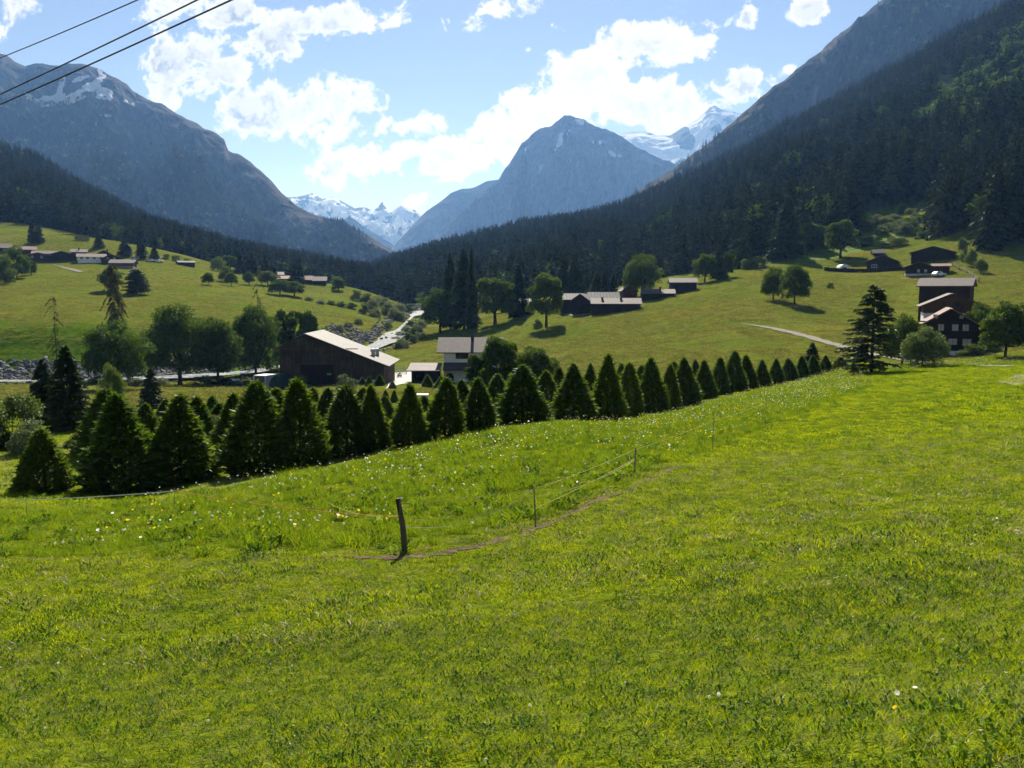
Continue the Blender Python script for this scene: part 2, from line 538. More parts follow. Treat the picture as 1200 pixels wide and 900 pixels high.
# --- the ground sheet
_ys = np.concatenate([np.linspace(-90, 2.4, 40), np.exp(np.linspace(math.log(2.6), math.log(1000), 430))])
_cs = np.linspace(-1.05, 1.05, 560)
_X = _cs[None, :] * (np.abs(_ys)[:, None] + 22.0)
_Y = np.repeat(_ys[:, None], len(_cs), 1)
_Z = H(_X, _Y)
V = np.stack([_X, _Y, _Z], -1).reshape(-1, 3)
nr, nc = _X.shape
I = np.arange(nr * nc).reshape(nr, nc)
F = np.stack([I[:-1, :-1], I[:-1, 1:], I[1:, 1:], I[1:, :-1]], -1).reshape(-1, 4)


def pxpy(x, y, z):
    """photo pixel of a world point (used to lay the valley's fields out where they lie)"""
    zc = y * CP - z * SP
    yc = y * SP + z * CP
    return 600 + FPX * x / zc, 450 - FPX * yc / zc


_qx, _qy = pxpy(V[:, 0], np.maximum(V[:, 1], 1.0), V[:, 2])
_fy = V[:, 1]
a_steep = sstep(206, 216, _fy) * (1 - sstep(229, 243, _fy)) * (1 - sstep(-50, -18, V[:, 0]))   # river embankment
a_hill = sstep(105, 150, _fy)                                     # the hay meadows
a_mow = sstep(30, 38, _fy + (V[:, 0] + 20) * 0.35) * (1 - sstep(60, 75, _fy)) * (1 - sstep(-14, -4, V[:, 0]))
a_gravel = np.zeros(len(V))


def ground_mat():
    m, t, out = new_mat('valley_meadow')
    p = geo_pos(t)
    big = t.noise(p, 0.018, 4, 0.6)
    mid = t.noise(t.mapped(p, (0.5, 1, 1)), 0.12, 5, 0.65)
    fine = t.noise(p, 1.7, 5, 0.7)
    tiny = t.noise(p, 9.0, 4, 0.7)
    near = t.mix(t.ramp(fine, 0.3, 0.7), (0.110, 0.160, 0.008), (0.180, 0.225, 0.014))
    near = t.mix(t.ramp(tiny, 0.35, 0.65, 0, 0.6), near, (0.035, 0.050, 0.010))
    hill = t.mix(t.ramp(big, 0.38, 0.62), (0.125, 0.172, 0.018), (0.185, 0.210, 0.026))
    hill = t.mix(t.ramp(mid, 0.46, 0.66, 0, 0.85), hill, (0.205, 0.178, 0.045))
    hill = t.mix(t.ramp(t.noise(t.mapped(p, (0.35, 1.3, 1)), 0.09, 6, 0.7), 0.52, 0.66, 0, 0.8), hill, (0.270, 0.175, 0.036))
    wh = t.noise(t.mapped(p, (0.25, 1.4, 1)), 0.17, 7, 0.78)
    hill = t.mix(t.ramp(wh, 0.58, 0.68, 0, 0.6), hill, (0.42, 0.40, 0.20))
    patch = t.noise(t.mapped(p, (0.6, 1.2, 1)), 0.055, 6, 0.75)
    hill = t.mix(t.ramp(patch, 0.50, 0.60, 0, 0.65), hill, (0.090, 0.145, 0.016))
    tuft = t.noise(p, 0.75, 6, 0.75)
    hill = t.mix(t.ramp(tuft, 0.42, 0.60, 0, 0.8), hill, (0.060, 0.098, 0.012))
    hill = t.mix(t.ramp(fine, 0.50, 0.66, 0, 0.65), hill, (0.045, 0.075, 0.010))
    hill = t.mix(t.ramp(tiny, 0.52, 0.66, 0, 0.5), hill, (0.36, 0.34, 0.07))
    c = t.mix(t.attr('hill'), near, hill)
    mow = t.mix(t.ramp(fine, 0.3, 0.7), (0.150, 0.185, 0.040), (0.215, 0.230, 0.065))
    c = t.mix(t.attr('mow'), c, mow)
    st = t.mix(t.ramp(mid, 0.35, 0.65), (0.075, 0.150, 0.008), (0.130, 0.205, 0.014))
    st = t.mix(t.ramp(t.noise(p, 0.6, 6, 0.75), 0.45, 0.62, 0, 0.8), st, (0.045, 0.085, 0.008))
    c = t.mix(t.attr('steep'), c, st)
    h = t.math('MULTIPLY_ADD', tiny, 0.35, t.math('MULTIPLY_ADD', t.noise(p, 0.75, 6, 0.75), 2.0, fine))
    principled(t, out, c, 1.0, 0.0, normal=t.bump(h, 0.7, 0.35))
    return m


struct('ground', mesh_from('ground', V, F, ground_mat(), True, {'hill': a_hill, 'mow': a_mow, 'steep': a_steep}))

# --- river: a sheet of rapid water following the valley bed
riv = [(-260, 452, 196), (-80, 450, 194), (30, 449, 193), (120, 448, 195), (200, 447, 200), (290, 443, 212), (350, 432, 232), (395, 420, 250), (430, 412, 262), (452, 405, 280), (462, 398, 300), (470, 391, 330), (478, 383, 370), (486, 376, 415), (492, 371, 455), (486, 367, 500), (470, 364, 540)]
rp = np.array([gd(px, D) for px, py, D in riv])
tt = np.linspace(0, len(rp) - 1, 150)
rpx = np.stack([np.interp(tt, range(len(rp)), rp[:, k]) for k in range(2)], -1)
for _ in range(6):
    rpx[1:-1] = (rpx[:-2] + 2 * rpx[1:-1] + rpx[2:]) / 4
tan_ = norm(np.gradient(rpx, axis=0)); nrm = np.stack([-tan_[:, 1], tan_[:, 0]], -1)
RIV = rpx
wz = H(rpx[:, 0], rpx[:, 1])
wz = np.maximum.accumulate(wz)          # downstream is at index 0
k5 = np.ones(9) / 9
wz = np.convolve(np.pad(wz, 4, mode='edge'), k5, 'valid') + 0.42
hw = 3.0 + 1.2 * fbm(tt * 0.5, tt * 0, 2, 4)
hw *= 1 - 0.8 * sstep(10.0, 10.7, tt) * (1 - sstep(12.6, 13.4, tt))
NW = 15
wv = np.array([[*(rpx[i] + nrm[i] * hw[i] * w), wz[i] + 0.10 * fbm(np.array([i * 0.9]), np.array([w * 4]), 3, 9)[0]] for i in range(len(rpx)) for w in np.linspace(-1, 1, NW)])
Iw = np.arange(len(wv)).reshape(-1, NW)
wf = np.stack([Iw[:-1, :-1], Iw[1:, :-1], Iw[1:, 1:], Iw[:-1, 1:]], -1).reshape(-1, 4)


def water_mat():
    m, t, out = new_mat('rapid_river_water')
    p = geo_pos(t)
    n = t.noise(p, 1.1, 6, 0.7); n2 = t.noise(p, 0.35, 4, 0.6)
    f = t.ramp(t.math('ADD', n, n2), 0.95, 1.12)
    c = t.mix(f, (0.05, 0.08, 0.09), (0.42, 0.44, 0.45))
    principled(t, out, c, t.ramp(f, 0, 1, 0.6, 0.95), 0.08, normal=t.bump(n, 0.8, 0.35))
    return m


struct('river', mesh_from('river', wv, wf, water_mat(), True))


LANES = []


def strip(name, pts, width, mat, lift=0.03, n=90, across=5, wobble=0.0, seed=0):
    """a path laid on the ground along photo-located ground points"""
    g = np.array(pts)[:, :2]
    tt = np.linspace(0, len(g) - 1, n)
    c = np.stack([np.interp(tt, range(len(g)), g[:, k]) for k in range(2)], -1)
    for _ in range(5):
        c[1:-1] = (c[:-2] + 2 * c[1:-1] + c[2:]) / 4
    tg = norm(np.gradient(c, axis=0)); nn = np.stack([-tg[:, 1], tg[:, 0]], -1)
    V = []
    for i in range(n):
        width_ = width * float(sstep(-2, 25, i))
        wl = width_ * (1 + wobble * fbm(np.array([i * 0.31]), np.array([0.5]), 3, seed)[0] * 2)
        wr = width_ * (1 + wobble * fbm(np.array([i * 0.29]), np.array([7.5]), 3, seed + 5)[0] * 2)
        for w in np.linspace(-1, 1, across):
            q = c[i] + nn[i] * (w * 0.5 * (wl if w < 0 else wr))
            V.append((q[0], q[1], 0))
    V = np.array(V); V[:, 2] = H(V[:, 0], V[:, 1]) + lift
    I = np.arange(len(V)).reshape(n, across)
    F = np.stack([I[:-1, :-1], I[1:, :-1], I[1:, 1:], I[:-1, 1:]], -1).reshape(-1, 4)
    o = struct(name, mesh_from(name, V, F, mat, True))
    LANES.append((c, width))
    return o, c


M['gravel'] = plain_mat('pale_gravel', (0.24, 0.22, 0.185), 0.95, 0.2, 1.5, 0.1, bump=0.5)
M['dirt'] = plain_mat('trodden_earth', (0.105, 0.078, 0.045), 0.98, 0.45, 5.0, 0.05, bump=0.9)
strip('gravel_road', [gp(862, 379, 195), gp(900, 384, 187), gp(940, 393, 175), gp(975, 403, 163), gp(1002, 411, 152), gp(1030, 417, 143), gp(1060, 422, 134), gp(1100, 425.5, 122), gp(1140, 428, 114), gp(1185, 430, 108)], 2.3, M['gravel'], 0.12, 140, 7, 0.22, 9)
strip('farm_road', [gp(1190, 452, 62), gp(1196, 446, 68), gp(1215, 440, 74), gp(1260, 436, 82)], 3.0, M['gravel'], 0.05)
_, DIRT = strip('dirt_path', [gp(385, 652, 17), gp(440, 654, 17), gp(500, 652, 17.5), gp(560, 640, 18.6), gp(610, 627, 20), gp(650, 612, 21.5), gp(690, 592, 24), (gp(745, 570, 27)), gp(800, 545, 31)], 0.40, M['dirt'], 0.016, 160, 7, 0.75, 3)
strip('farmyard', [gp(452, 456, 140), gp(470, 447, 153), gp(478, 436, 168)], 7.5, M['concrete'], 0.10, 30, 7)
strip('village_lane', [gp(60, 309, 425), gp(75, 314, 410), gp(95, 319, 398)], 2.5, M['gravel'], 0.2, 30)
strip('hut_lane', [gp(650, 368, 270), gp(675, 370, 268), gp(690, 369, 270)], 3.0, M['gravel'], 0.15, 30)
# ------------------------------------------------------------------ mountains: slopes lofted from a foot line to a ridge line
def interp_line(line, px):
    a = np.array(line, float)
    return np.stack([np.interp(px, a[:, 0], a[:, 1]), np.interp(px, a[:, 0], a[:, 2])], -1)


def loft(ridge, foot, n=260, m=150, back=0.6, bend=1.15, amp=50.0, lam=350.0, jag=0.25, gully=1.0, seed=0, fine=0.3, span=None):
    """returns grid of points G (m_total, n, 3), t values and px of each column"""
    x0, x1 = (ridge[0][0], ridge[-1][0]) if span is None else span
    px = np.linspace(x0, x1, n)
    r = interp_line(ridge, px); f = interp_line(foot, px)
    Rp = np.array([P(px[i], r[i, 0], r[i, 1]) for i in range(n)])
    Fp = np.array([P(px[i], f[i, 0], f[i, 1]) for i in range(n)])
    t = np.concatenate([np.linspace(0, 1, m), 1 + np.linspace(0, 1, 24)[1:] * back])
    T = t[:, None, None]
    G = Fp[None] * (1 - T) + Rp[None] * T
    dz = (Rp[:, 2] - Fp[:, 2])[None]
    tc = np.minimum(t, 1)[:, None]
    z = Fp[None, :, 2] + dz * tc ** bend
    over = np.maximum(t - 1, 0)[:, None]
    z = z - dz * over * 1.0
    G[..., 2] = z
    x, y = G[..., 0], G[..., 1]
    L = np.cumsum(np.concatenate([[0], np.linalg.norm(np.diff(Rp, axis=0), axis=1)]))[None] * np.ones_like(x)
    hgt = tc * np.ones_like(x)
    g = ridged(L / lam + fbm(x / lam * 0.7, y / lam * 0.7, 3, seed) * 0.6, hgt * 1.6 + seed, 5, seed) - 0.5
    r3 = ridged(x / lam * 1.3, (y + z * 1.5) / lam * 1.3, 5, seed + 40) - 0.5
    f3 = fbm(x / lam * 6, (y + z) / lam * 6, 4, seed + 60)
    env = sstep(0, 0.25, hgt) * (1 - (1 - jag) * sstep(0.7, 1.0, hgt))
    d = 1.15 * amp * np.clip((Rp[:, 2] - Rp[:, 2].min() + 0.12 * np.ptp(Rp[:, 2])) / (0.6 * np.ptp(Rp[:, 2])), 0.12, 1.0)[None] * env * (1.3 * gully * g + 1.0 * r3 + 1.6 * fine * f3)
    G[..., 2] += d
    # push towards / away from the eye as well, so that the face is carved
    dirn = norm(np.concatenate([Fp - Rp], 0)); dirn[:, 2] = 0; dirn = norm(dirn)
    G[..., :2] += (dirn[None, :, :2]) * (d * 0.9)[..., None] * (hgt < 0.97)[..., None]
    return G, t, px


def grid_mesh(name, G, mat, attrs=None, smooth=False):
    a, b = G.shape[:2]
    I = np.arange(a * b).reshape(a, b)
    F = np.stack([I[:-1, :-1], I[:-1, 1:], I[1:, 1:], I[1:, :-1]], -1).reshape(-1, 4)
    return mesh_from(name, G.reshape(-1, 3), F, mat, smooth, attrs)


def mountain_mat(name, rock, rock2, green, green2, scale, snowcol=(0.80, 0.83, 0.88), k=0.5):
    rock, rock2, green, green2 = (tuple(c * k for c in q) for q in (rock, rock2, green, green2))
    m, t, out = new_mat(name)
    p = geo_pos(t)
    n1 = t.noise(p, scale, 7, 0.65); n2 = t.noise(t.mapped(p, (1, 1, 0.35)), scale * 5, 7, 0.7)
    n3 = t.noise(p, scale * 18, 5, 0.7)
    rk = t.mix(t.ramp(n2, 0.3, 0.7), rock, rock2)
    rk = t.mix(t.ramp(n3, 0.4, 0.65, 0, 0.75), rk, tuple(c * 0.35 for c in rock))
    sc = t.noise(t.mapped(p, (1, 1, 0.12)), scale * 14, 6, 0.7)
    rk = t.mix(t.ramp(sc, 0.55, 0.68, 0, 0.7), rk, tuple(min(1, c * 1.6) for c in rock2))
    gr = t.mix(t.ramp(n1, 0.35, 0.65), green, green2)
    gr = t.mix(t.ramp(n3, 0.45, 0.65, 0, 0.5), gr, tuple(c * 0.6 for c in green))
    g = t.ramp(t.math('ADD', t.attr('green'), t.math('MULTIPLY_ADD', n2, 0.9, -0.45)), 0.4, 0.6)
    c = t.mix(g, rk, gr)
    s = t.ramp(t.math('ADD', t.attr('snow'), t.math('MULTIPLY_ADD', n2, 0.7, -0.35)), 0.47, 0.55)
    c = t.mix(s, c, snowcol)
    h = t.math('MULTIPLY_ADD', n3, 0.4, n2)
    principled(t, out, c, 0.95, 0.05, normal=t.bump(h, 0.8, 0.06 / scale))
    return m


def gxy(G):
    return pxpy(G[..., 0], G[..., 1], G[..., 2])


def blob(qx, qy, cx, cy, rx, ry, rot=0.0):
    c, s = math.cos(R(rot)), math.sin(R(rot))
    dx, dy = qx - cx, qy - cy
    a = (dx * c + dy * s) / rx; b = (-dx * s + dy * c) / ry
    return np.clip(1 - (a * a + b * b), 0, 1)


GR1 = (0.060, 0.075, 0.022); GR2 = (0.110, 0.120, 0.035)
# -- far snowy range
ridge = [(318, 226, 9500), (340, 231, 9500), (352, 229, 9500), (366, 226, 9500), (378, 234, 9500), (390, 230, 9500), (403, 237, 9500), (416, 244, 9500), (428, 242, 9500), (438, 246, 9500), (448, 236, 9500), (458, 247, 9500), (470, 237, 9500), (483, 244, 9500), (495, 250, 9500), (510, 262, 9500), (530, 272, 9500)]
foot = [(318, 330, 6900), (530, 330, 6900)]
G, t_, px_ = loft(ridge, foot, 240, 130, 0.4, 1.0, 130, 700, 0.12, 0.7, 21)
gx, gy = gxy(G)
sl = sstep(0.2, 0.5, t_)[:, None] * np.ones_like(gx)
snow = 0.56 * sl + 0.30 * fbm(gx * 0.09, gy * 0.16, 3, 9) + 0.12 * fbm(gx * 0.3, gy * 0.3, 2, 5)
struct('far_mountain', grid_mesh('far_mountain', G, mountain_mat('snowy_rock', (0.12, 0.12, 0.13), (0.2, 0.2, 0.2), (0.1, 0.11, 0.09), (0.1, 0.1, 0.09), 0.0012), {'green': np.zeros(G.shape[:2]), 'snow': snow}))
# -- dark spur in front of it
ridge = [(380, 292, 7000), (398, 262, 7000), (408, 254, 7000), (416, 258, 7000), (430, 268, 7000), (450, 280, 7000), (470, 292, 7000), (490, 305, 7000)]
G, t_, px_ = loft(ridge, [(380, 340, 6400), (490, 340, 6400)], 120, 60, 0.4, 1.1, 40, 300, 0.2, 1, 31)
struct('rock_spur_mountain', grid_mesh('rock_spur_mountain', G, mountain_mat('spur_rock', (0.09, 0.09, 0.1), (0.16, 0.16, 0.16), (0.08, 0.09, 0.05), (0.1, 0.1, 0.06), 0.002), {'green': np.full(G.shape[:2], 0.3), 'snow': np.zeros(G.shape[:2])}))
# -- snowy peak on the right, behind
ridge = [(690, 165, 8200), (728, 156, 8200), (742, 154, 8200), (756, 155, 8200), (770, 158, 8200), (785, 159, 8200), (800, 150, 8200), (812, 142, 8200), (822, 135, 8200), (832, 126, 8200), (838, 124, 8200), (846, 129, 8200), (858, 131, 8200), (868, 134, 8200), (885, 142, 8200), (930, 150, 8200)]
G, t_, px_ = loft(ridge, [(690, 280, 6200), (930, 280, 6200)], 220, 120, 0.4, 1.0, 120, 650, 0.12, 0.8, 51)
gx, gy = gxy(G)
snow = 0.60 * sstep(0.5, 0.72, t_)[:, None] + 0.22 * fbm(gx * 0.08, gy * 0.12, 3, 19) + 0.3 * blob(gx, gy, 775, 175, 45, 14, 15) - 0.25 * blob(gx, gy, 800, 162, 26, 14, 60)
struct('snow_peak_mountain', grid_mesh('snow_peak_mountain', G, mountain_mat('snow_peak_rock', (0.11, 0.11, 0.12), (0.19, 0.19, 0.19), (0.1, 0.11, 0.09), (0.1, 0.1, 0.09), 0.0014), {'green': np.zeros(G.shape[:2]), 'snow': snow}))
# -- shoulder left of the central peak
ridge = [(440, 312, 6600), (458, 292, 6600), (470, 279, 6600), (485, 262, 6600), (500, 247, 6600), (515, 238, 6600), (528, 227, 6600), (540, 222, 6600), (555, 220, 6600), (568, 214, 6600), (590, 210, 6600), (640, 215, 6600), (690, 240, 6600)]
G, t_, px_ = loft(ridge, [(440, 345, 5400), (690, 345, 5400)], 200, 110, 0.4, 1.1, 60, 420, 0.15, 1.1, 71)
gx, gy = gxy(G)
struct('shoulder_mountain', grid_mesh('shoulder_mountain', G, mountain_mat('shoulder_rock', (0.05, 0.055, 0.06), (0.09, 0.09, 0.092), GR1, (0.08, 0.09, 0.03), 0.002), {'green': 0.75 - 0.6 * t_[:, None] * np.ones_like(gx), 'snow': 0.1 + 0.2 * blob(gx, gy, 562, 216, 10, 3)}))
# -- central peak
ridge = [(470, 318, 5600), (500, 290, 5600), (520, 268, 5600), (540, 248, 5600), (558, 232, 5600), (572, 220, 5600), (584, 207, 5600), (596, 191, 5600), (604, 179, 5600), (612, 168, 5600), (622, 158, 5600), (634, 150, 5600), (645, 146, 5600), (655, 139, 5600), (661, 134, 5600), (668, 135, 5600), (676, 138, 5600), (690, 144, 5600), (706, 149, 5600), (720, 153, 5600), (733, 163, 5600), (746, 172, 5600), (760, 180, 5600), (775, 184, 5600), (800, 196, 5600), (850, 215, 5600)]
G, t_, px_ = loft(ridge, [(470, 345, 4300), (850, 320, 4300)], 330, 190, 0.4, 1.25, 110, 420, 0.16, 1.5, 91, 0.5)
gx, gy = gxy(G)
snow = 0.12 + 0.75 * (blob(gx, gy, 678, 143, 12, 5) + blob(gx, gy, 697, 167, 12, 5) + blob(gx, gy, 716, 180, 18, 4, 15) + 0.7 * blob(gx, gy, 655, 168, 5, 22, 12) + 0.65 * blob(gx, gy, 632, 200, 4, 16, 15) + 0.6 * blob(gx, gy, 617, 172, 4, 12, 25) + .55 * blob(gx, gy, 667, 158, 4, 22, -15))
snow = np.clip(snow * 0.85, 0, 0.62) + (0.55 * fbm(gx * 0.22, gy * 0.16, 4, 3)) * sstep(0.14, 0.4, snow) + 0.05 * fbm(gx * 0.15, gy * 0.15, 2, 3)
struct('central_mountain', grid_mesh('central_mountain', G, mountain_mat('peak_rock', (0.022, 0.024, 0.028), (0.12, 0.12, 0.122), GR1, (0.08, 0.09, 0.03), 0.0022), {'green': 0.80 - 0.95 * sstep(0.1, 0.8, t_)[:, None] * np.ones_like(gx), 'snow': snow}))
# -- left mountain
ridge = [(-260, 30, 3700), (-120, 45, 3700), (-40, 56, 3650), (0, 61, 3600), (8, 64, 3600), (18, 70, 3600), (30, 76, 3580), (40, 73, 3560), (50, 72, 3550), (58, 75, 3540), (68, 77, 3530), (80, 75, 3500), (95, 74, 3480), (107, 78, 3460), (120, 83, 3440), (135, 90, 3400), (150, 100, 3380), (158, 109, 3360), (172, 114, 3340), (190, 121, 3300), (205, 130, 3260), (222, 141, 3220), (240, 150, 3180), (255, 157, 3150), (263, 163, 3130), (267, 175, 3120), (280, 180, 3100), (295, 190, 3060), (310, 203, 3020), (320, 214, 3000), (330, 226, 2960), (345, 238, 2920), (360, 247, 2880), (380, 253, 2820), (400, 260, 2760), (420, 268, 2700), (440, 281, 2640), (460, 293, 2600), (480, 306, 2560), (500, 318, 2520)]
foot = [(-260, 330, 1900), (0, 330, 1900), (300, 335, 1750), (500, 335, 1700)]
G, t_, px_ = loft(ridge, foot, 420, 230, 0.35, 1.05, 85, 420, 0.10, 1.3, 111, 0.35)
gx, gy = gxy(G)
snow = 0.05 + blob(gx, gy, 70, 116, 40, 10, -8) * .75 + blob(gx, gy, 100, 105, 36, 8, -32) * .9 + blob(gx, gy, 122, 110, 18, 12, 20) * .8 + 0.7 * blob(gx, gy, 118, 85, 8, 6, 40) + 0.7 * blob(gx, gy, 95, 92, 18, 5, -20) + 0.7 * blob(gx, gy, 72, 98, 6, 16, 15) + 0.6 * blob(gx, gy, 122, 135, 14, 4, 5) + 0.6 * blob(gx, gy, 150, 120, 16, 4, 25) + .5 * blob(gx, gy, 113, 145, 6, 3) + .65 * blob(gx, gy, 35, 113, 14, 4, 35) + .5 * blob(gx, gy, 4, 62, 6, 3)
snow = np.clip(snow, 0, 0.66) + 0.38 * fbm(gx * 0.10, gy * 0.20, 4, 3) * sstep(0.05, 0.3, snow)
green = 0.85 - 0.55 * sstep(0.72, 0.95, t_)[:, None] * np.ones_like(gx) + 0.15 * fbm(gx * 0.03, gy * 0.03, 2, 8)
struct('left_mountain', grid_mesh('left_mountain', G, mountain_mat('left_rock', (0.06, 0.058, 0.056), (0.11, 0.102, 0.095), (0.050, 0.064, 0.022), (0.120, 0.122, 0.045), 0.003), {'green': green, 'snow': snow}))
G_LM, T_LM = G, t_
# -- right mountain
ridge = [(690, 262, 1900), (720, 245, 1930), (745, 225, 1960), (765, 212, 1980), (785, 202, 2000), (800, 190, 2050), (812, 180, 2080), (825, 172, 2100), (840, 158, 2130), (856, 145, 2160), (872, 131, 2180), (888, 116, 2200), (905, 102, 2250), (918, 93, 2280), (930, 83, 2300), (948, 70, 2340), (962, 62, 2380), (972, 50, 2400), (985, 38, 2430), (998, 31, 2460), (1010, 20, 2490), (1022, 10, 2520), (1032, 2, 2550), (1050, -14, 2600), (1100, -50, 2650), (1200, -110, 2650), (1330, -170, 2600)]
foot = [(690, 330, 1350), (800, 330, 1450), (1000, 240, 1500), (1200, 120, 1400), (1330, 60, 1350)]
G, t_, px_ = loft(ridge, foot, 420, 230, 0.35, 1.05, 70, 360, 0.10, 1.3, 131, 0.35)
gx, gy = gxy(G)
green = 0.60 - 0.1 * sstep(0.5, 0.9, t_)[:, None] * np.ones_like(gx) + 0.5 * fbm(gx * 0.02, gy * 0.03, 3, 8)
struct('right_mountain', grid_mesh('right_mountain', G, mountain_mat('right_rock', (0.04, 0.034, 0.032), (0.10, 0.085, 0.078), (0.050, 0.062, 0.022), (0.095, 0.092, 0.036), 0.004), {'green': green, 'snow': 0.3 * blob(gx, gy, 1110, 6, 5, 8)}))
G_RM, T_RM = G, t_
# -- forested hill in front of the right mountain (its foot joins the hay meadows)
ridge = [(395, 338, 1250), (430, 330, 1200), (470, 315, 1180), (510, 303, 1160), (550, 294, 1140), (600, 282, 1130), (650, 270, 1120), (700, 262, 1120), (740, 250, 1130), (790, 228, 1150), (840, 206, 1160), (900, 172, 1160), (950, 148, 1150), (1000, 122, 1120), (1050, 94, 1080), (1100, 65, 1040), (1150, 34, 1000), (1200, 8, 960), (1260, -28, 930), (1400, -100, 900)]
foot = [(395, 352, 600), (450, 358, 540), (540, 372, 440), (640, 356, 425), (700, 352, 420), (760, 340, 430), (820, 330, 400), (880, 318, 345), (940, 308, 342), (1000, 300, 345), (1100, 290, 345), (1200, 262, 345), (1400, 200, 345)]
G, t_, px_ = loft(ridge, foot, 260, 120, 0.35, 1.05, 16, 160, 0.2, 0.8, 151, 0.2)
gx, gy = gxy(G)
def floor_mat():
    m, t, out = new_mat('forest_floor')
    p = geo_pos(t)
    n = t.noise(p, 0.35, 6, 0.75)
    c = t.mix(t.ramp(n, 0.35, 0.65), (0.030, 0.036, 0.014), (0.050, 0.058, 0.020))
    g = t.mix(t.ramp(n, 0.35, 0.62), (0.060, 0.120, 0.010), (0.150, 0.210, 0.022))
    c = t.mix(t.attr('clearing'), c, g)
    principled(t, out, c, 0.95, 0.05, normal=t.bump(n, 0.6, 0.6))
    return m


M['forest_floor'] = floor_mat()
gx, gy = gxy(G)
clr = np.clip(3 * (blob(gx, gy, 1050, 272, 75, 34, -10) + blob(gx, gy, 945, 302, 90, 26, -4) + blob(gx, gy, 715, 324, 32, 16, 0) * (G[..., 1] < 600)), 0, 1)
struct('forest_hill', grid_mesh('forest_hill', G, M['forest_floor'], {'clearing': clr}))
G_RF, T_RF = G, t_
# -- forested hill on the left
ridge = [(-300, 120, 1050), (-100, 160, 1080), (0, 186, 1100), (30, 193, 1110), (60, 210, 1130), (100, 234, 1160), (150, 258, 1200), (200, 279, 1240), (240, 292, 1270), (280, 301, 1300), (320, 307, 1320), (360, 313, 1340), (400, 322, 1350), (450, 332, 1360)]
foot = [(-300, 262, 560), (0, 262, 590), (60, 266, 600), (110, 280, 560), (150, 288, 560), (200, 304, 560), (250, 312, 580), (300, 322, 600), (360, 336, 610), (450, 352, 650)]
G, t_, px_ = loft(ridge, foot, 240, 100, 0.35, 1.05, 14, 160, 0.2, 0.8, 171, 0.2)
struct('wooded_hill', grid_mesh('wooded_hill', G, M['forest_floor'], {'clearing': np.zeros(G.shape[:2])}))
G_LF, T_LF = G, t_
# ------------------------------------------------------------------ foliage generators (unit height 1, base at z = 0)
def sprays(B, d, L, W, g, droop=0.0):
    """diamond shaped leaf clumps: base points B, directions d, lengths L, widths W -> V, F"""
    n = len(B)
    d = norm(d)
    rv = norm(g.normal(size=(n, 3)))
    s = norm(np.cross(d, rv))
    L = np.broadcast_to(np.asarray(L, float), (n,))[:, None]; W = np.broadcast_to(np.asarray(W, float), (n,))[:, None]
    mid = B + d * L * 0.5
    tip = B + d * L
    tip[:, 2] -= (droop * L)[:, 0]
    V = np.stack([B, mid + s * W * 0.5, tip, mid - s * W * 0.5], 1).reshape(-1, 3)
    F = np.arange(4 * n).reshape(n, 4)
    return V, F


def conifer_dense(seed, n=6500, w=0.62, bulge=0.14, pw=0.8, lumps=0.13):
    """young plantation spruce: full to the ground, egg-shaped cone"""
    g = np.random.default_rng(seed)
    Rf = lambda h: 0.5 * w * np.minimum(1, 0.62 + 0.38 * h / bulge) * np.power(np.clip(1 - h, 0, 1), pw)
    h = g.random(n * 4); h = h[g.random(n * 4) < (Rf(h) + 0.03) / (0.5 * w)][:n]
    n = len(h)
    az = g.random(n) * 2 * np.pi
    r = Rf(h)
    lump = fbm(az * 2.2 + 40, h * 9 + seed, 3, seed) * lumps + 0.05 * np.sin(h * 70 + 3 * fbm(az * 1.5, h * 3, 2, seed + 3))
    r = r * (1 + lump * 2.3) * (1 - 0.45 * g.random(n)**2.2)
    o = np.stack([np.cos(az), np.sin(az), 0 * az], -1)
    B = o * r[:, None]; B[:, 2] = 0.015 + h * 0.955
    d = o * 0.9 + np.array([0, 0, 1.0]) * (g.normal(0.28, 0.35, n))[:, None] + g.normal(0, 0.35, (n, 3))
    # leader and side tips
    k = 26
    Bt = np.zeros((k, 3)); Bt[:, 2] = np.linspace(0.93, 0.99, k)
    dt = np.stack([g.normal(0, .5, k), g.normal(0, .5, k), np.full(k, 0.9)], -1)
    V, F = sprays(np.concatenate([B - norm(d) * 0.022, Bt]), np.concatenate([d, dt]), np.concatenate([g.uniform(0.036, 0.105, n), g.uniform(.02, .05, k)]), np.concatenate([g.uniform(0.016, 0.030, n), np.full(k, 0.010)]), g)
    return V, F


def conifer_open(seed, nb=150, w=0.42, base=0.06, k=15, droop=0.25, dens=1.0, spl=0.055, ragged=0.25, pw=0.85):
    """spruce / larch with separate branches"""
    g = np.random.default_rng(seed)
    VB = []; VD = []; VL = []; VW = []
    hs = base + (1 - base) * (np.arange(nb) + g.random(nb)) / nb * 0.985
    for h in hs:
        if g.random() > dens: continue
        az = g.random() * 6.283
        L = 0.5 * w * (1 - (h - base) / (1 - base) * 0.985)**pw * g.uniform(1 - ragged, 1 + ragged * 0.6) * min(1, 0.7 + (h - base) * 4)
        o = np.array([math.cos(az), math.sin(az), 0])
        t = np.linspace(0.12, 1, k)
        z = h + L * (0.18 * t - droop * t**2 * 1.5 + 0.30 * droop * t**4)
        c = o[None] * (L * t)[:, None]; c[:, 2] = z
        sd = np.cross(o, [0, 0, 1])
        for sgn in (-1, 1):
            dd = o[None] * 0.8 + sd[None] * sgn * g.uniform(0.4, 1.1, (k, 1)) + np.array([0, 0, -1]) * g.uniform(0.0, 0.75, (k, 1)) + g.normal(0, .15, (k, 3))
            VB.append(c); VD.append(dd)
            VL.append(np.minimum(spl * g.uniform(0.6, 1.25, k), L * 0.7 + 0.01)); VW.append(np.full(k, spl * 0.36))
    V, F = sprays(np.concatenate(VB), np.concatenate(VD), np.concatenate(VL), np.concatenate(VW), g, 0.15)
    return V, F


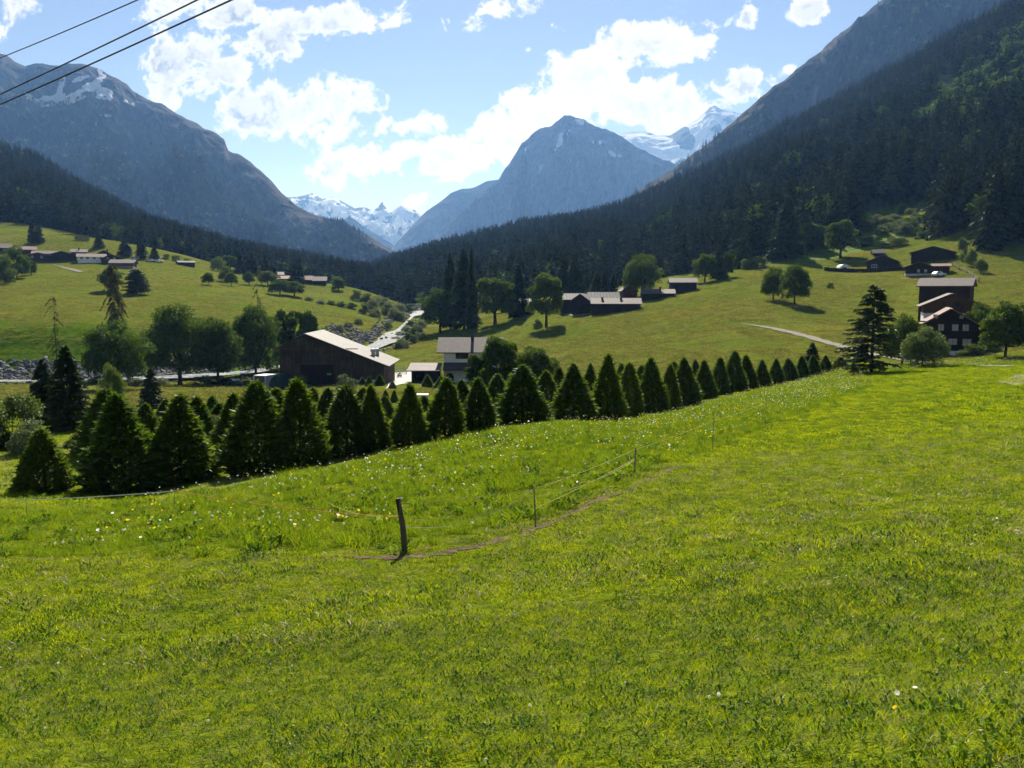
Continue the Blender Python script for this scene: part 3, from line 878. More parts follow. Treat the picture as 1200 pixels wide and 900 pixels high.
def broadleaf(seed, n=9000, w=0.85, base=0.16, ncl=46, leaf=0.026, top=1.0, fill=0.75):
    """deciduous crown: leaf clumps in a rounded dome with gaps between them; also returns limb targets"""
    g = np.random.default_rng(seed)
    cz = (base + top) / 2; az_ = (top - base) / 2
    d = norm(g.normal(size=(ncl * 3, 3)))
    d = d[(d[:, 2] > -0.85)][:ncl]
    rr = g.uniform(0.45, 0.80, len(d))
    rr *= 1 + 0.12 * g.normal(size=len(d))
    rr = np.where(d[:, 2] < -0.2, np.maximum(rr, 0.62), rr)
    C = d * rr[:, None] * np.array([w / 2, w / 2, az_ * 1.08])
    # broader below the middle than an ellipsoid
    C[:, :2] *= np.where(d[:, 2:3] < 0, np.minimum(1.5, 1 / np.sqrt(np.maximum(1 - d[:, 2:3]**2, 0.2))), 1.0) * 1.03
    C[:, 2] += cz
    cr = g.uniform(0.14, 0.27, len(C)) * w * 0.62
    p = cr**2; p /= p.sum()
    ci = g.choice(len(C), n, p=p)
    v = norm(g.normal(size=(n, 3)))
    v[:, 2] = np.where(v[:, 2] < -0.5, -v[:, 2] * 0.6, v[:, 2]); v = norm(v)
    r = cr[ci] * (1 - 0.5 * g.random(n)**1.7) * g.uniform(0.85, 1.18, n)
    B = C[ci] + v * r[:, None] * np.array([1, 1, 0.8])
    lo = B[:, 2] < max(base, 0) + 0.02
    B[lo, 2] = max(base, 0) + 0.02 + 0.10 * g.random(int(lo.sum()))
    dd = v + g.normal(0, 0.8, (n, 3)); dd[:, 2] -= 0.2
    V, F = sprays(B, dd, g.uniform(0.7, 1.4, n) * leaf, g.uniform(0.6, 1.0, n) * leaf, g, 0.1)
    return V, F, C


def limbs(C, seed, h_tr, r0, base_split=0.25):
    """trunk with limbs into the crown's clumps"""
    g = np.random.default_rng(seed)
    b = MB()
    b.tube([(0, 0, -0.05), (0.004, 0.003, h_tr * 0.3), (-0.006, 0.004, h_tr * 0.7), (0.004, -0.004, h_tr * 1.25)], [r0 * 1.35, r0, r0 * 0.8, r0 * 0.35], 9)
    for c in C[:: max(1, len(C) // 14)]:
        z0 = h_tr * g.uniform(0.55, 1.05)
        s = Vector((0, 0, z0)); e = Vector(c)
        m = s.lerp(e, 0.5) + Vector((0, 0, -0.03))
        b.tube([s, m, e], [r0 * 0.45, r0 * 0.28, r0 * 0.10], 5)
    return b


def trunk_straight(r0, top=0.97):
    return MB().tube([(0, 0, -0.05), (0, 0, 0.3), (0, 0, top)], [r0, r0 * 0.75, r0 * 0.1], 8)


# ------------------------------------------------------------------ prototypes (mesh data only)
PROTO = {}


def proto(key, crown, trunk, cm):
    V, F = crown
    PROTO[key] = (mesh_from(key + '_crown', V, F, M[cm]), trunk.mesh(key + '_trunk', M['bark'], True))


for i in range(5):
    g_ = np.random.default_rng(300 + i)
    proto('plantation%d' % i, conifer_dense(200 + i, 7000, 0.62, 0.13 + 0.03 * (i % 3), (0.72, 0.85, 0.78, 0.9, 0.68)[i], 0.14), trunk_straight(0.022), 'plantation')
for i in range(4):
    proto('spruce%d' % i, conifer_open(230 + i, 190, (0.40, 0.34, 0.44, 0.30)[i], 0.05, 15, 0.22, spl=0.062), trunk_straight(0.014), 'spruce')
proto('bigspruce', conifer_open(240, 130, 0.60, 0.05, 20, 0.20, spl=0.050, ragged=0.3, pw=0.75), trunk_straight(0.016), 'spruce')
proto('ragged', conifer_open(241, 105, 0.42, 0.22, 14, 0.75, 0.85, 0.045, 0.6, 0.35), trunk_straight(0.013), 'larch')
proto('dead', conifer_open(242, 60, 0.34, 0.12, 9, 0.75, 0.6, 0.04, 0.8, 0.3), trunk_straight(0.011), 'larch')
proto('darkpine', conifer_open(243, 210, 0.56, 0.08, 15, 0.1, spl=0.07, ragged=0.4, pw=0.5), trunk_straight(0.018), 'spruce')
for i, (w, b0, nc, lf) in enumerate([(0.85, 0.05, 62, .034), (0.98, 0.04, 80, .030), (0.70, 0.05, 60, .034), (1.05, 0.0, 80, .032), (0.62, 0.0, 54, .036)]):
    V_, F_, C_ = broadleaf(260 + i, 14000 if i != 1 else 18000, w, b0, nc, lf)
    proto('leafy%d' % i, (V_, F_), limbs(C_, 260 + i, 0.36, 0.026), 'leaf')
V_, F_, C_ = broadleaf(271, 12000, 0.95, -0.05, 70, 0.033); proto('light', (V_, F_), limbs(C_, 271, 0.3, 0.02), 'leaf_light')
V_, F_, C_ = broadleaf(272, 7000, 0.9, -0.18, 50, 0.038); proto('bush', (V_, F_), limbs(C_, 272, 0.15, 0.018), 'leaf')
V_, F_, C_ = broadleaf(273, 7000, 1.1, -0.25, 50, 0.040); proto('willow', (V_, F_), limbs(C_, 273, 0.15, 0.015), 'willow')
V_, F_, C_ = broadleaf(274, 8000, 0.95, -0.18, 56, 0.036); proto('lightbush', (V_, F_), limbs(C_, 274, 0.15, 0.018), 'leaf_light')
TREE_N = 0


def tree(name, key, loc, h, w, label, cat, group=None, sink=0.1, parts=True, rz=None):
    """h, w in metres; w relative to the prototype's own width is set by scaling"""
    global TREE_N
    TREE_N += 1
    cm, tm = PROTO[key]
    bb = PROTO_W.setdefault(key, _width(cm))
    e = empty(name, (loc[0], loc[1], loc[2] - sink), label, cat, group, (TREE_N * 2.399) % 6.283 if rz is None else rz, (w / bb, w / bb, h))
    link('crown', cm, e)
    link('trunk', tm, e)
    return e


PROTO_W = {}


def _width(me):
    a = np.zeros(len(me.vertices) * 3, np.float32); me.vertices.foreach_get('co', a)
    a = a.reshape(-1, 3)
    return float(np.percentile(np.abs(a[:, 0]), 98.5) * 2)


def ptree(name, key, px, py, top, wpx, D, label, cat, group=None, ground=True, **k):
    """stand a tree where photo pixel (px, py) meets the ground near distance D; size from its height in the photo"""
    l = gp(px, py, D)
    s = l[1] / FPX
    zt = TZ(top) * l[1]
    return tree(name, key, l, max(zt - l[2], 0.5), wpx * s, label, cat, group, **k)


ORD = 'first second third fourth fifth sixth seventh eighth ninth tenth eleventh twelfth thirteenth fourteenth fifteenth sixteenth seventeenth eighteenth nineteenth twentieth'.split() + ['twenty ' + o for o in 'first second third fourth fifth sixth seventh eighth ninth'.split()] + ['thirtieth'] + ['thirty ' + o for o in 'first second third fourth fifth sixth seventh eighth ninth'.split()] + ['fortieth'] + ['forty ' + o for o in 'first second third fourth fifth sixth seventh eighth ninth'.split()]

# ------------------------------------------------------------------ the plantation
front = [(45, 575, 497, 64), (140, 575, 462, 82), (205, 563, 458, 74), (297, 559, 442, 78), (352, 552, 440, 62), (405, 541, 455, 60), (437, 533, 453, 44), (478, 528, 450, 46), (520, 518, 442, 44), (562, 512, 443, 42), (612, 505, 425, 58), (672, 494, 425, 50), (712, 490, 418, 42), (738, 483, 422, 36), (766, 478, 420, 38), (784, 474, 424, 28), (803, 471, 416, 36), (826, 466, 420, 27), (843, 463, 417, 26), (859, 460, 413, 28), (876, 457, 415, 25), (893, 455, 420, 22), (910, 452, 420, 21), (926, 450, 421, 19), (940, 448, 418, 17), (953, 447, 417, 17), (967, 445, 416, 17), (985, 442, 418, 19)]
dist = {45: 43, 140: 44, 205: 46, 297: 46.5, 352: 48, 405: 52, 437: 52, 478: 51, 520: 53, 562: 56, 612: 59, 672: 64, 712: 68, 738: 74, 766: 79, 784: 82, 803: 86, 826: 92, 843: 96, 859: 99, 876: 103, 893: 106, 910: 109, 926: 112, 940: 114, 953: 116, 967: 118, 985: 120}
for i, (px, py, top, w) in enumerate(front):
    D = dist[px]
    l = gd(px, D); s = D / FPX
    h = TZ(top) * D - l[2]
    g_ = np.random.default_rng(900 + i)
    q = tree('young_spruce', 'plantation%d' % (i * 3 % 5), l, (h + 0.1) * g_.uniform(0.95, 1.06), w * s * g_.uniform(0.94, 1.12),
         '%s spruce from the left in the front row of the tree plantation' % ORD[i], 'spruce', 'young spruces in the plantation rows')
    q.rotation_euler = (g_.normal(0, 0.035), g_.normal(0, 0.035), g_.uniform(0, 6.28))
back = [(22, 62, 508, 44), (98, 58, 498, 44), (122, 55, 452, 66), (168, 66, 470, 30), (228, 60, 462, 44), (255, 62, 470, 34), (272, 57, 458, 46), (322, 62, 452, 50), (384, 66, 452, 44), (425, 70, 452, 34), (450, 72, 462, 26), (496, 76, 462, 26), (541, 72, 443, 34), (583, 76, 436, 34), (600, 84, 440, 30), (640, 78, 432, 34), (655, 86, 428, 30), (692, 84, 424, 28), (728, 94, 424, 24), (752, 100, 426, 24), (790, 104, 422, 24), (815, 108, 420, 22), (5, 56, 505, 40), (72, 76, 476, 36), (112, 82, 468, 34), (150, 84, 474, 26), (192, 76, 466, 30), (214, 88, 470, 22), (247, 74, 462, 28), (284, 80, 460, 30), (310, 70, 456, 36), (336, 78, 456, 26), (366, 74, 452, 30), (400, 86, 450, 24)]
back.sort()
for i, (px, D, top, w) in enumerate(back):
    l = gd(px, D); s = D / FPX
    tree('young_spruce', 'plantation%d' % (i * 2 % 5), l, TZ(top) * D - l[2], w * s * 1.05,
         '%s spruce from the left in the rows behind the front plantation row' % ORD[i], 'spruce', 'young spruces in the plantation rows')
small = [(445, 452, 438, 13, 'small conical spruce in front of the right end of the barn'), (460, 455, 446, 9, 'tiny round topped spruce beside the pale farmyard'), (433, 453, 440, 10, 'small spruce in front of the barn left of the conical one'), (452, 472, 456, 11, 'left one of two small dark spruces below the farmyard'), (462, 472, 456, 10, 'right one of two small dark spruces below the farmyard'), (501, 454, 438, 13, 'small spruce standing in front of the brown carport'), (425, 452, 441, 9, 'small spruce in front of the middle of the barn wall'), (415, 453, 443, 10, 'small spruce beside the pale bush before the barn'), (517, 458, 440, 18, 'small spruce in front of the arched house door'), (217, 500, 464, 12, 'small dark spruce behind the plantation on the left of a pair'), (233, 498, 466, 12, 'small dark spruce behind the plantation on the right of a pair'), (252, 492, 464, 14, 'dark small spruce behind the plantation near the yellow meadow')]
for px, py, top, w, lab in small:
    l = gp(px, py, 125 if py < 480 else 90); s = l[1] / FPX
    tree('small_spruce', 'plantation%d' % (px % 5), l, max(TZ(top) * l[1] - l[2], 0.8), w * s, lab, 'spruce', 'small spruces below the farm')

# ------------------------------------------------------------------ single trees
def T(name, key, px, py, top, w, D, label, cat='tree', group=None, **k):
    return ptree(name, key, px, py, top, w, D, label, cat, group, **k)


DT = 'deciduous_tree'
# by the river on the left
T(DT, 'leafy3', 136, 457, 373, 66, 152, 'round leafy tree with the thin ragged conifer rising behind it')
T(DT, 'leafy1', 211, 452, 357, 80, 158, 'largest leafy tree of the riverside group left of the barn')
T(DT, 'leafy0', 256, 452, 367, 50, 166, 'leafy tree tucked against the right side of the largest riverside tree')
T(DT, 'leafy1', 300, 447, 358, 54, 172, 'dome shaped leafy tree beside the thin bare larch')
T(DT, 'leafy4', 337, 437, 360, 30, 176, 'slim leafy tree just left of the barn roof')
T(DT, 'leafy4', 361, 437, 361, 30, 180, 'slim dark leafy tree behind the barn gable')
T('ragged_conifer', 'ragged', 138, 446, 306, 30, 172, 'tall thin ragged conifer sticking out above the round leafy tree', 'conifer')
T('dead_larch', 'dead', 68, 448, 345, 26, 150, 'nearly bare dead larch with drooping twigs by the river bank', 'conifer')
T('thin_larch', 'dead', 304, 430, 312, 22, 190, 'thin bare larch poking above the riverside trees', 'conifer')
T('spruce', 'spruce2', 81, 505, 402, 46, 78, 'tall dark spruce behind the plantation at the left', 'spruce')
T('spruce', 'spruce0', 54, 498, 418, 34, 84, 'narrower dark spruce left of the tall one behind the plantation', 'spruce')
T('spruce', 'spruce2', 178, 478, 430, 26, 100, 'small dark spruce between the two leafy riverside trees', 'spruce')
T('young_tree', 'light', 133, 490, 424, 28, 84, 'young light green tree in front of the round leafy tree', 'tree')
T('leafy_bush', 'lightbush', 15, 520, 449, 60, 66, 'bright leafy bush at the left edge behind the plantation', 'bush')
T('leafy_bush', 'willow', 35, 530, 490, 44, 62, 'grey green willow bush behind the leftmost plantation spruce', 'bush')
T('leafy_bush', 'willow', 155, 500, 472, 22, 76, 'silvery bush behind the second plantation spruce', 'bush')
T('leafy_bush', 'willow', 240, 520, 482, 34, 64, 'silvery bush behind the third plantation spruce', 'bush')
T('leafy_bush', 'willow', 405, 462, 437, 22, 125, 'round pale green bush in front of the barn wall', 'bush')
T('leafy_bush', 'lightbush', 350, 455, 436, 22, 130, 'bright green bush in front of the left part of the barn', 'bush')
# beside the white house
T(DT, 'leafy2', 585, 462, 388, 40, 128, 'leafy tree covering the right side of the white house')
T(DT, 'leafy0', 625, 462, 402, 58, 128, 'broad leafy tree right of the white house behind the plantation')
T(DT, 'leafy4', 562, 462, 412, 30, 140, 'smaller leafy tree in front of the white house corner')
# hut meadow
T(DT, 'leafy2', 580, 380, 321, 43, 298, 'rounded leafy tree at the top of the meadow right of the tall dark spruces')
T(DT, 'leafy0', 516, 390, 334, 44, 290, 'sunlit leafy tree beside the river left of the tall dark spruces')
T(DT, 'leafy2', 640, 383, 314, 36, 258, 'tall oval tree alone on the hut meadow with a bare trunk')
T('low_bush', 'bush', 630, 384, 374, 12, 255, 'small bush at the foot of the tall oval tree', 'bush')
T(DT, 'leafy1', 752, 348, 298, 42, 292, 'great dome shaped tree above the wooden huts')
T('spruce', 'spruce1', 528, 386, 294, 22, 298, 'left one of the tall dark spruces beside the river', 'spruce')
T('spruce', 'spruce3', 544, 386, 289, 30, 302, 'tallest dark spruce beside the river', 'spruce')
T('spruce', 'spruce3', 553, 386, 287, 14, 316, 'slim greyer spruce just behind the tallest dark spruces', 'spruce')
T('spruce', 'spruce1', 661, 352, 296, 22, 335, 'left one of two tall dark spruces behind the huts', 'spruce')
T('spruce', 'spruce1', 674, 352, 294, 22, 335, 'right one of two tall dark spruces behind the huts', 'spruce')
T('spruce', 'spruce1', 608, 372, 308, 20, 330, 'dark spruce behind the little hut with the pale roof', 'spruce')
for px, top, w in ((687, 318, 11), (700, 317, 14), (708, 315, 9), (719, 318, 10), (712, 322, 8)):
    T('spruce', 'spruce%d' % (px % 4), px, 345, top, w, 385, 'small grey green spruce on the clearing behind the huts', 'spruce', 'small spruces behind the huts')
# right hand meadow
T(DT, 'leafy1', 931, 357, 310, 33, 236, 'right and taller one of two round trees on the right meadow')
T(DT, 'leafy1', 906, 352, 313, 27, 238, 'left one of two round trees on the right meadow')
T(DT, 'leafy2', 951, 300, 258, 30, 318, 'pale leafy tree right of the tall broad spruce by the forest')
T(DT, 'leafy2', 985, 302, 254, 32, 312, 'tallest leafy tree at the forest edge above the right meadow')
T('spruce', 'spruce2', 921, 306, 229, 34, 316, 'tall broad dark spruce at the forest edge between leafy trees', 'spruce')
T(DT, 'light', 905, 306, 266, 16, 322, 'pale slim leafy tree left of the tall broad spruce')
T(DT, 'leafy0', 826, 331, 295, 28, 326, 'round leafy tree on the crest above the lone hut')
T('spruce', 'spruce2', 842, 328, 290, 18, 330, 'dark spruce between leafy trees on the meadow crest', 'spruce')
T(DT, 'leafy4', 853, 325, 294, 12, 330, 'small leafy tree right of the dark crest spruce')
T('leafy_bush', 'lightbush', 876, 315, 300, 16, 335, 'left one of two light bushes on the meadow crest', 'bush')
T('leafy_bush', 'lightbush', 891, 313, 297, 14, 335, 'right one of two light bushes on the meadow crest', 'bush')
T('spruce', 'bigspruce', 1021, 437, 331, 66, 116, 'large open branched spruce standing alone at the field edge', 'spruce')
T('leafy_bush', 'light', 1080, 440, 381, 52, 112, 'round light green tree in front of the dark chalet', 'tree')
T(DT, 'leafy3', 1057, 428, 366, 40, 124, 'leafy tree between the lone spruce and the round light green tree')
T(DT, 'leafy0', 1178, 420, 348, 50, 128, 'leafy tree with a bare trunk right of the dark chalet')
l = gd(1148, 146.5)
tree(DT, 'leafy3', l, TZ(352) * 146.5 - l[2], 38 * 146.5 / FPX, 'leafy tree behind the right side of the chalet roof', 'tree')
T('leafy_bush', 'bush', 1140, 419, 403, 34, 134, 'dark low bush at the right foot of the chalet', 'bush')
T('young_spruce', 'spruce0', 951, 432, 400, 18, 128, 'dark bushy spruce standing up behind the end of the plantation row', 'spruce')
T('small_spruce', 'plantation1', 1000, 436, 422, 9, 122, 'tiny spruce left of the large lone spruce', 'spruce')
T('low_bush', 'bush', 973, 338, 331, 8, 262, 'small dark bush alone on the right meadow', 'bush')
# left village and meadow
T(DT, 'bush', 6, 332, 300, 26, 350, 'bushy tree at the left edge in front of the village', 'tree')
T(DT, 'bush', 20, 326, 289, 30, 362, 'largest bushy tree before the left end of the village', 'tree')
T(DT, 'leafy4', 37, 322, 304, 12, 380, 'small tree right of the bushy trees before the village', 'tree')
T(DT, 'leafy0', 131, 341, 312, 26, 320, 'round leafy tree alone on the left meadow')
T('dark_pine', 'darkpine', 160, 345, 315, 26, 312, 'dark pine like tree next to the round tree on the left meadow', 'conifer')
T(DT, 'leafy0', 244, 334, 318, 13, 380, 'left one of the round small trees on the upper left meadow')
T(DT, 'leafy0', 271, 335, 318, 14, 378, 'small round tree with visible trunk on the upper left meadow')
T(DT, 'bush', 264, 330, 311, 14, 420, 'small round tree behind the one with visible trunk')
T(DT, 'leafy0', 292, 334, 317, 14, 388, 'small tree right of the pair on the upper left meadow')
T(DT, 'leafy0', 314, 335, 316, 22, 396, 'broad small tree left of the row of dark barns')
T(DT, 'leafy0', 328, 346, 326, 24, 350, 'left one of two small trees below the dark barns')
T(DT, 'leafy0', 345, 347, 328, 24, 348, 'right one of two small trees below the dark barns')
T(DT, 'leafy4', 397, 340, 326, 13, 480, 'small light tree on the far edge right of the dark barns')
T(DT, 'light', 255, 318, 300, 16, 520, 'pale leafy tree in front of the forest above the left meadow')
T(DT, 'leafy2', 270, 316, 298, 16, 520, 'darker leafy tree in front of the forest above the left meadow')
for px, py, top, w in ((39, 285, 258, 11), (46, 285, 261, 10), (116, 290, 275, 10), (147, 300, 278, 14), (166, 303, 280, 13), (181, 305, 288, 10), (282, 320, 298, 14), (296, 322, 296, 16), (304, 322, 297, 14), (311, 322, 299, 12), (321, 322, 310, 8), (346, 330, 306, 12), (352, 332, 308, 10)):
    T('spruce', 'spruce%d' % (px % 4), px, py, top, w, 500, 'dark spruce standing free at the foot of the left forest', 'spruce', 'spruces at the foot of the left forest')
for px, py, top, w in ((93, 281, 274, 9), (101, 282, 275, 8), (195, 304, 296, 8), (206, 306, 297, 9), (219, 309, 301, 7)):
    T('leafy_bush', 'lightbush', px, py, top, w, 505, 'light round bush before the dark forest on the left slope', 'bush', 'light bushes before the left forest')
# willows along the river
wl = [(418, 352, 340, 12, 480), (430, 356, 344, 16, 470), (446, 360, 345, 16, 455), (437, 362, 349, 14, 440), (455, 368, 353, 14, 430), (427, 368, 356, 12, 400), (440, 372, 360, 12, 390), (462, 374, 360, 14, 420), (470, 376, 364, 12, 420), (478, 366, 356, 16, 520), (492, 365, 355, 16, 530), (468, 365, 355, 14, 520), (505, 366, 356, 14, 520), (484, 402, 392, 10, 285), (474, 408, 398, 10, 270), (492, 398, 388, 12, 292), (455, 385, 375, 10, 330), (420, 380, 372, 9, 330), (408, 384, 376, 9, 310), (398, 388, 380, 8, 300), (375, 356, 351, 10, 380), (388, 357, 352, 10, 382), (400, 359, 353, 12, 385), (412, 361, 354, 12, 388), (362, 352, 347, 10, 384), (470, 404, 395, 12, 280), (478, 399, 389, 12, 292), (484, 394, 384, 12, 300), (489, 389, 379, 12, 312), (494, 384, 374, 12, 340), (466, 409, 401, 9, 268), (497, 379, 369, 12, 380), (470, 394, 387, 11, 318), (476, 388, 381, 11, 345), (481, 382, 375, 10, 385), (465, 399, 393, 9, 300)] + [(px, 452, 443 - px % 5, 22, 183) for px in (62, 90, 112, 160, 186, 238, 262, 285, 306, 322)]
for px, py, top, w, D in wl:
    T('willow_bush', ('willow', 'bush', 'willow')[px % 3], px, py, top, w * 1.15, D, 'low willow bush on the bank beside the river', 'bush', 'willow bushes along the river')
# shrubs by the right forest
sh = [(1138, 312, 290, 12), (1150, 320, 302, 14), (1128, 306, 272, 10), (1162, 330, 318, 12)]
for px, py, top, w in sh:
    T('shrub', ('lightbush', 'light', 'willow')[px % 3], px, py, top, w, 322, 'light green shrub on the slope below the right forest', 'bush', 'light shrubs below the right forest')
# ------------------------------------------------------------------ buildings
def prof_asym(W, hl, hr, peak, pk_y):
    """gable outline in (y,z): left eave height hl, right eave height hr, peak at pk_y"""
    return [(-W / 2, -3.0), (W / 2, -3.0), (W / 2, hr), (pk_y, peak), (-W / 2, hl)]


def roof_slab(y0, z0, y1, z1, L, th, over, mat, name, parent, x0=None, x1=None):
    """one roof plane from the ridge (y0,z0) to the eave (y1,z1), carried over the eave by over"""
    d = Vector((0, y1 - y0, z1 - z0)); n = d.length; d.normalize()
    e = Vector((0, y1, z1)) + d * over
    up = Vector((0, -d.z, d.y)); up = up if up.z > 0 else -up
    a = Vector((0, y0, z0))
    x0 = -L / 2 if x0 is None else x0; x1 = L / 2 if x1 is None else x1
    o = 0.02
    poly = [(a + up * o), (e + up * o), (e + up * (th + o)), (a + up * (th + o))]
    b = MB().prism([(p.y, p.z) for p in poly], x0, x1)
    return b.build(name, mat, parent)


def window(root, face, u, z, w, h, frame, pane, W, L, bars=True, off=0.0):
    """face '+x' '-x' (gables) or '+y' '-y' (eave walls); frame with its pane as a sub-part"""
    f = MB(); t = 0.07
    def put(b, u0, u1, z0, z1, d0, d1):
        if face == '-y': b.box(u0, u1, -W / 2 - d1, -W / 2 - d0, z0, z1)
        elif face == '+y': b.box(u0, u1, W / 2 + d0, W / 2 + d1, z0, z1)
        elif face == '+x': b.box(L / 2 + d0, L / 2 + d1, u0, u1, z0, z1)
        else: b.box(-L / 2 - d1, -L / 2 - d0, u0, u1, z0, z1)
    put(f, u - w / 2 - t, u - w / 2, z - t, z + h + t, -0.05, 0.07)
    put(f, u + w / 2, u + w / 2 + t, z - t, z + h + t, -0.05, 0.07)
    put(f, u - w / 2, u + w / 2, z - t, z, -0.05, 0.07)
    put(f, u - w / 2, u + w / 2, z + h, z + h + t, -0.05, 0.07)
    if bars:
        put(f, u - 0.025, u + 0.025, z, z + h, -0.05, 0.06)
    fo = f.build('window', frame, root)
    p = MB()
    if bars:
        put(p, u - w / 2, u - 0.027, z, z + h, -0.03, 0.025); put(p, u + 0.027, u + w / 2, z, z + h, -0.03, 0.025)
    else:
        put(p, u - w / 2, u + w / 2, z, z + h, -0.03, 0.025)
    p.build('pane', pane, fo)
    return fo


def door(root, face, u, w, h, mat, W, L, z=0.0):
    b = MB()
    if face == '-y': b.box(u - w / 2, u + w / 2, -W / 2 - 0.05, -W / 2 + 0.05, z, z + h)
    elif face == '+x': b.box(L / 2 - 0.05, L / 2 + 0.05, u - w / 2, u + w / 2, z, z + h)
    elif face == '-x': b.box(-L / 2 - 0.05, -L / 2 + 0.05, u - w / 2, u + w / 2, z, z + h)
    return b.build('door', mat, root)


def hut(name, label, cat, base, rz, W, L, eave, ridge, wall, roof, over=0.7, group=None, wins=(), doors=(), chim=(), hl=None, hr=None, pk=0.0, th=0.2, plinth=None, xover=None, pane=None, frame=None):
    """gabled building, ridge along its local x"""
    e = empty(name, base, label, cat, group, rz)
    hl = eave if hl is None else hl; hr = eave if hr is None else hr
    MB().prism(prof_asym(W, hl, hr, ridge, pk), -L / 2, L / 2).build('wall', wall, e)
    if plinth:
        MB().box(-L / 2 - 0.06, L / 2 + 0.06, -W / 2 - 0.06, W / 2 + 0.06, -2.5, plinth[0]).build('plinth', plinth[1], e)
    xo = over if xover is None else xover
    r1 = roof_slab(pk, ridge, -W / 2, hl, L + 2 * xo, th, over, roof, 'roof', e)
    r2 = roof_slab(pk, ridge, W / 2, hr, L + 2 * xo, th, over, roof, 'roof', e)
    # barge boards
    for wx in wins:
        window(e, *wx, frame or M['white'], pane or M['glass'], W, L)
    for dx in doors:
        door(e, *dx, M['wood_dark'], W, L)
    for cx, cy, hh in chim:
        zz = np.interp(cy, [-W / 2, pk, W / 2], [hl, ridge, hr])
        b = MB().box(cx - 0.3, cx + 0.3, cy - 0.3, cy + 0.3, zz - 0.3, zz + hh)
        b.box(cx - 0.4, cx + 0.4, cy - 0.4, cy + 0.4, zz + hh + 0.004, zz + hh + 0.12)
        b.build('chimney', M['chimney'], r1 if cy < pk else r2)
    return e


def sz(D, px): return px * D / FPX


RM = R(-90)
# --- the big barn, gable towards us
D = 152.0; base = gd(389, D); base[2] = -16.6
W = sz(D, 123); pkp = sz(D, 358.3 - 389)
zl = TZ(408) * D - base[2]; zp = TZ(392) * D - base[2]; zr = TZ(428) * D - base[2]
BL = 13.5
# rotated by -90 degrees: local +x looks towards us, local +y to the photo's right
e = empty('barn', (base[0], base[1] + BL / 2, base[2]), 'large dark wooden barn with a pale metal roof in the valley', 'barn', None, RM)
MB().prism(prof_asym(W, zl, zr, zp, pkp), -BL / 2, BL / 2).build('wall', M['wood_barn'], e)
roof_slab(pkp, zp, -W / 2, zl, BL + 1.4, 0.22, 0.9, M['roof_metal'], 'roof', e)
rr = roof_slab(pkp, zp, W / 2, zr, BL + 1.4, 0.22, 0.9, M['roof_metal'], 'roof', e)
for cx, cy in ((2.2, 6.4), (-0.6, 6.7)):
    zz = np.interp(cy, [pkp, W / 2], [zp, zr])
    v = MB().lathe([(0.34, zz - 0.2), (0.34, zz + 1.0), (0.50, zz + 1.02), (0.50, zz + 1.3), (0.30, zz + 1.5)], 14, (cx, cy, 0))
    v.build('roof_vent', M['galv'], rr, False)
b = MB()
for u0, u1, z0, z1 in ((-5.6, 0.4, 3.9, 4.15), (-W / 2 + 0.05, W / 2 - 4.5, 6.5, 6.65), (-5.7, -5.5, 0, 4.1), (0.3, 0.5, 0, 4.1), (-8.9, -8.7, 0.0, 6.5), (4.9, 5.1, 0, 5.0)):
    b.box(BL / 2 - 0.02, BL / 2 + 0.10, u0, u1, z0, z1)
b.build('timber_trim', M['wood_tan'], e)
MB().box(BL / 2 - 0.03, BL / 2 + 0.06, -5.5, 0.3, -1, 3.9).build('door', M['wood_dark'], e)
MB().box(BL / 2 - 0.03, BL / 2 + 0.07, 3.6, 8.6, -1.0, 1.25).build('concrete_base', M['concrete'], e)
MB().box(BL / 2 + 0.061, BL / 2 + 0.08, -0.9, -0.15, 2.05, 2.4).build('sign_plate', plain_mat('lime_green_sign', (0.18, 0.42, 0.04), 0.5, 0.05), e)
MB().box(BL / 2 - 5.5, BL / 2 - 1.2, W / 2 - 0.04, W / 2 + 0.05, -0.8, 2.6).build('side_door', M['wood_red'], e)
b = MB()
b.tube([(BL / 2 + 0.72, -W / 2 - 0.95, zl - 0.28), (BL / 2 + 0.72, pkp, zp + 0.05), (BL / 2 + 0.72, W / 2 + 0.9, zr - 0.28)], 0.10, 6)
b.build('barge_board', M['wood_red'], e)

# --- white house with carport
D = 165.0; base = gd(545, D); base[2] = TZ(452) * D
hw_ = sz(D, 62); W = 8.4
ez = TZ(411.5) * D - base[2]
rz_ = TZ(396.5) * (D + W / 2) - base[2]
e = empty('white_house', (gd(551, D)[0], base[1] + W / 2, base[2]), 'cream plastered house with a brown tiled roof beside the farmyard', 'house')
MB().prism(prof_asym(W, ez, ez, rz_, 0), -hw_ / 2, hw_ / 2).build('wall', M['plaster'], e)
r1 = roof_slab(0, rz_, -W / 2, ez, hw_ + 2.6, 0.22, 0.85, M['roof_grey'], 'roof', e)
roof_slab(0, rz_, W / 2, ez, hw_ + 2.6, 0.22, 0.85, M['roof_grey'], 'roof', e)
ww = MB()
x0 = sz(D, 534 - 551); x1 = sz(D, 549 - 551); zw = TZ(420.5) * D - base[2]
ww.box(x0, x1, -W / 2 - 0.06, -W / 2 + 0.05, zw, zw + 1.05)
wf_ = ww.build('window', M['wood_tan'], e)
for k in range(3):
    a0 = x0 + 0.12 + k * (x1 - x0 - 0.1) / 3
    MB().box(a0, a0 + (x1 - x0 - 0.1) / 3 - 0.12, -W / 2 - 0.08, -W / 2 - 0.062, zw + 0.12, zw + 0.92).build('pane', M['wood_red'] if k != 1 else M['glass'], wf_)
cx = sz(D, 553 - 551); zc = rz_ - 0.9
ch = MB().box(cx - 0.28, cx + 0.28, -1.5, -0.95, zc - 0.8, zc + 1.9); ch.lathe([(0.2, zc + 1.9), (0.22, zc + 2.15), (0.10, zc + 2.35)], 10, (cx, -1.22, 0))
ch.build('chimney', M['chimney'], r1)
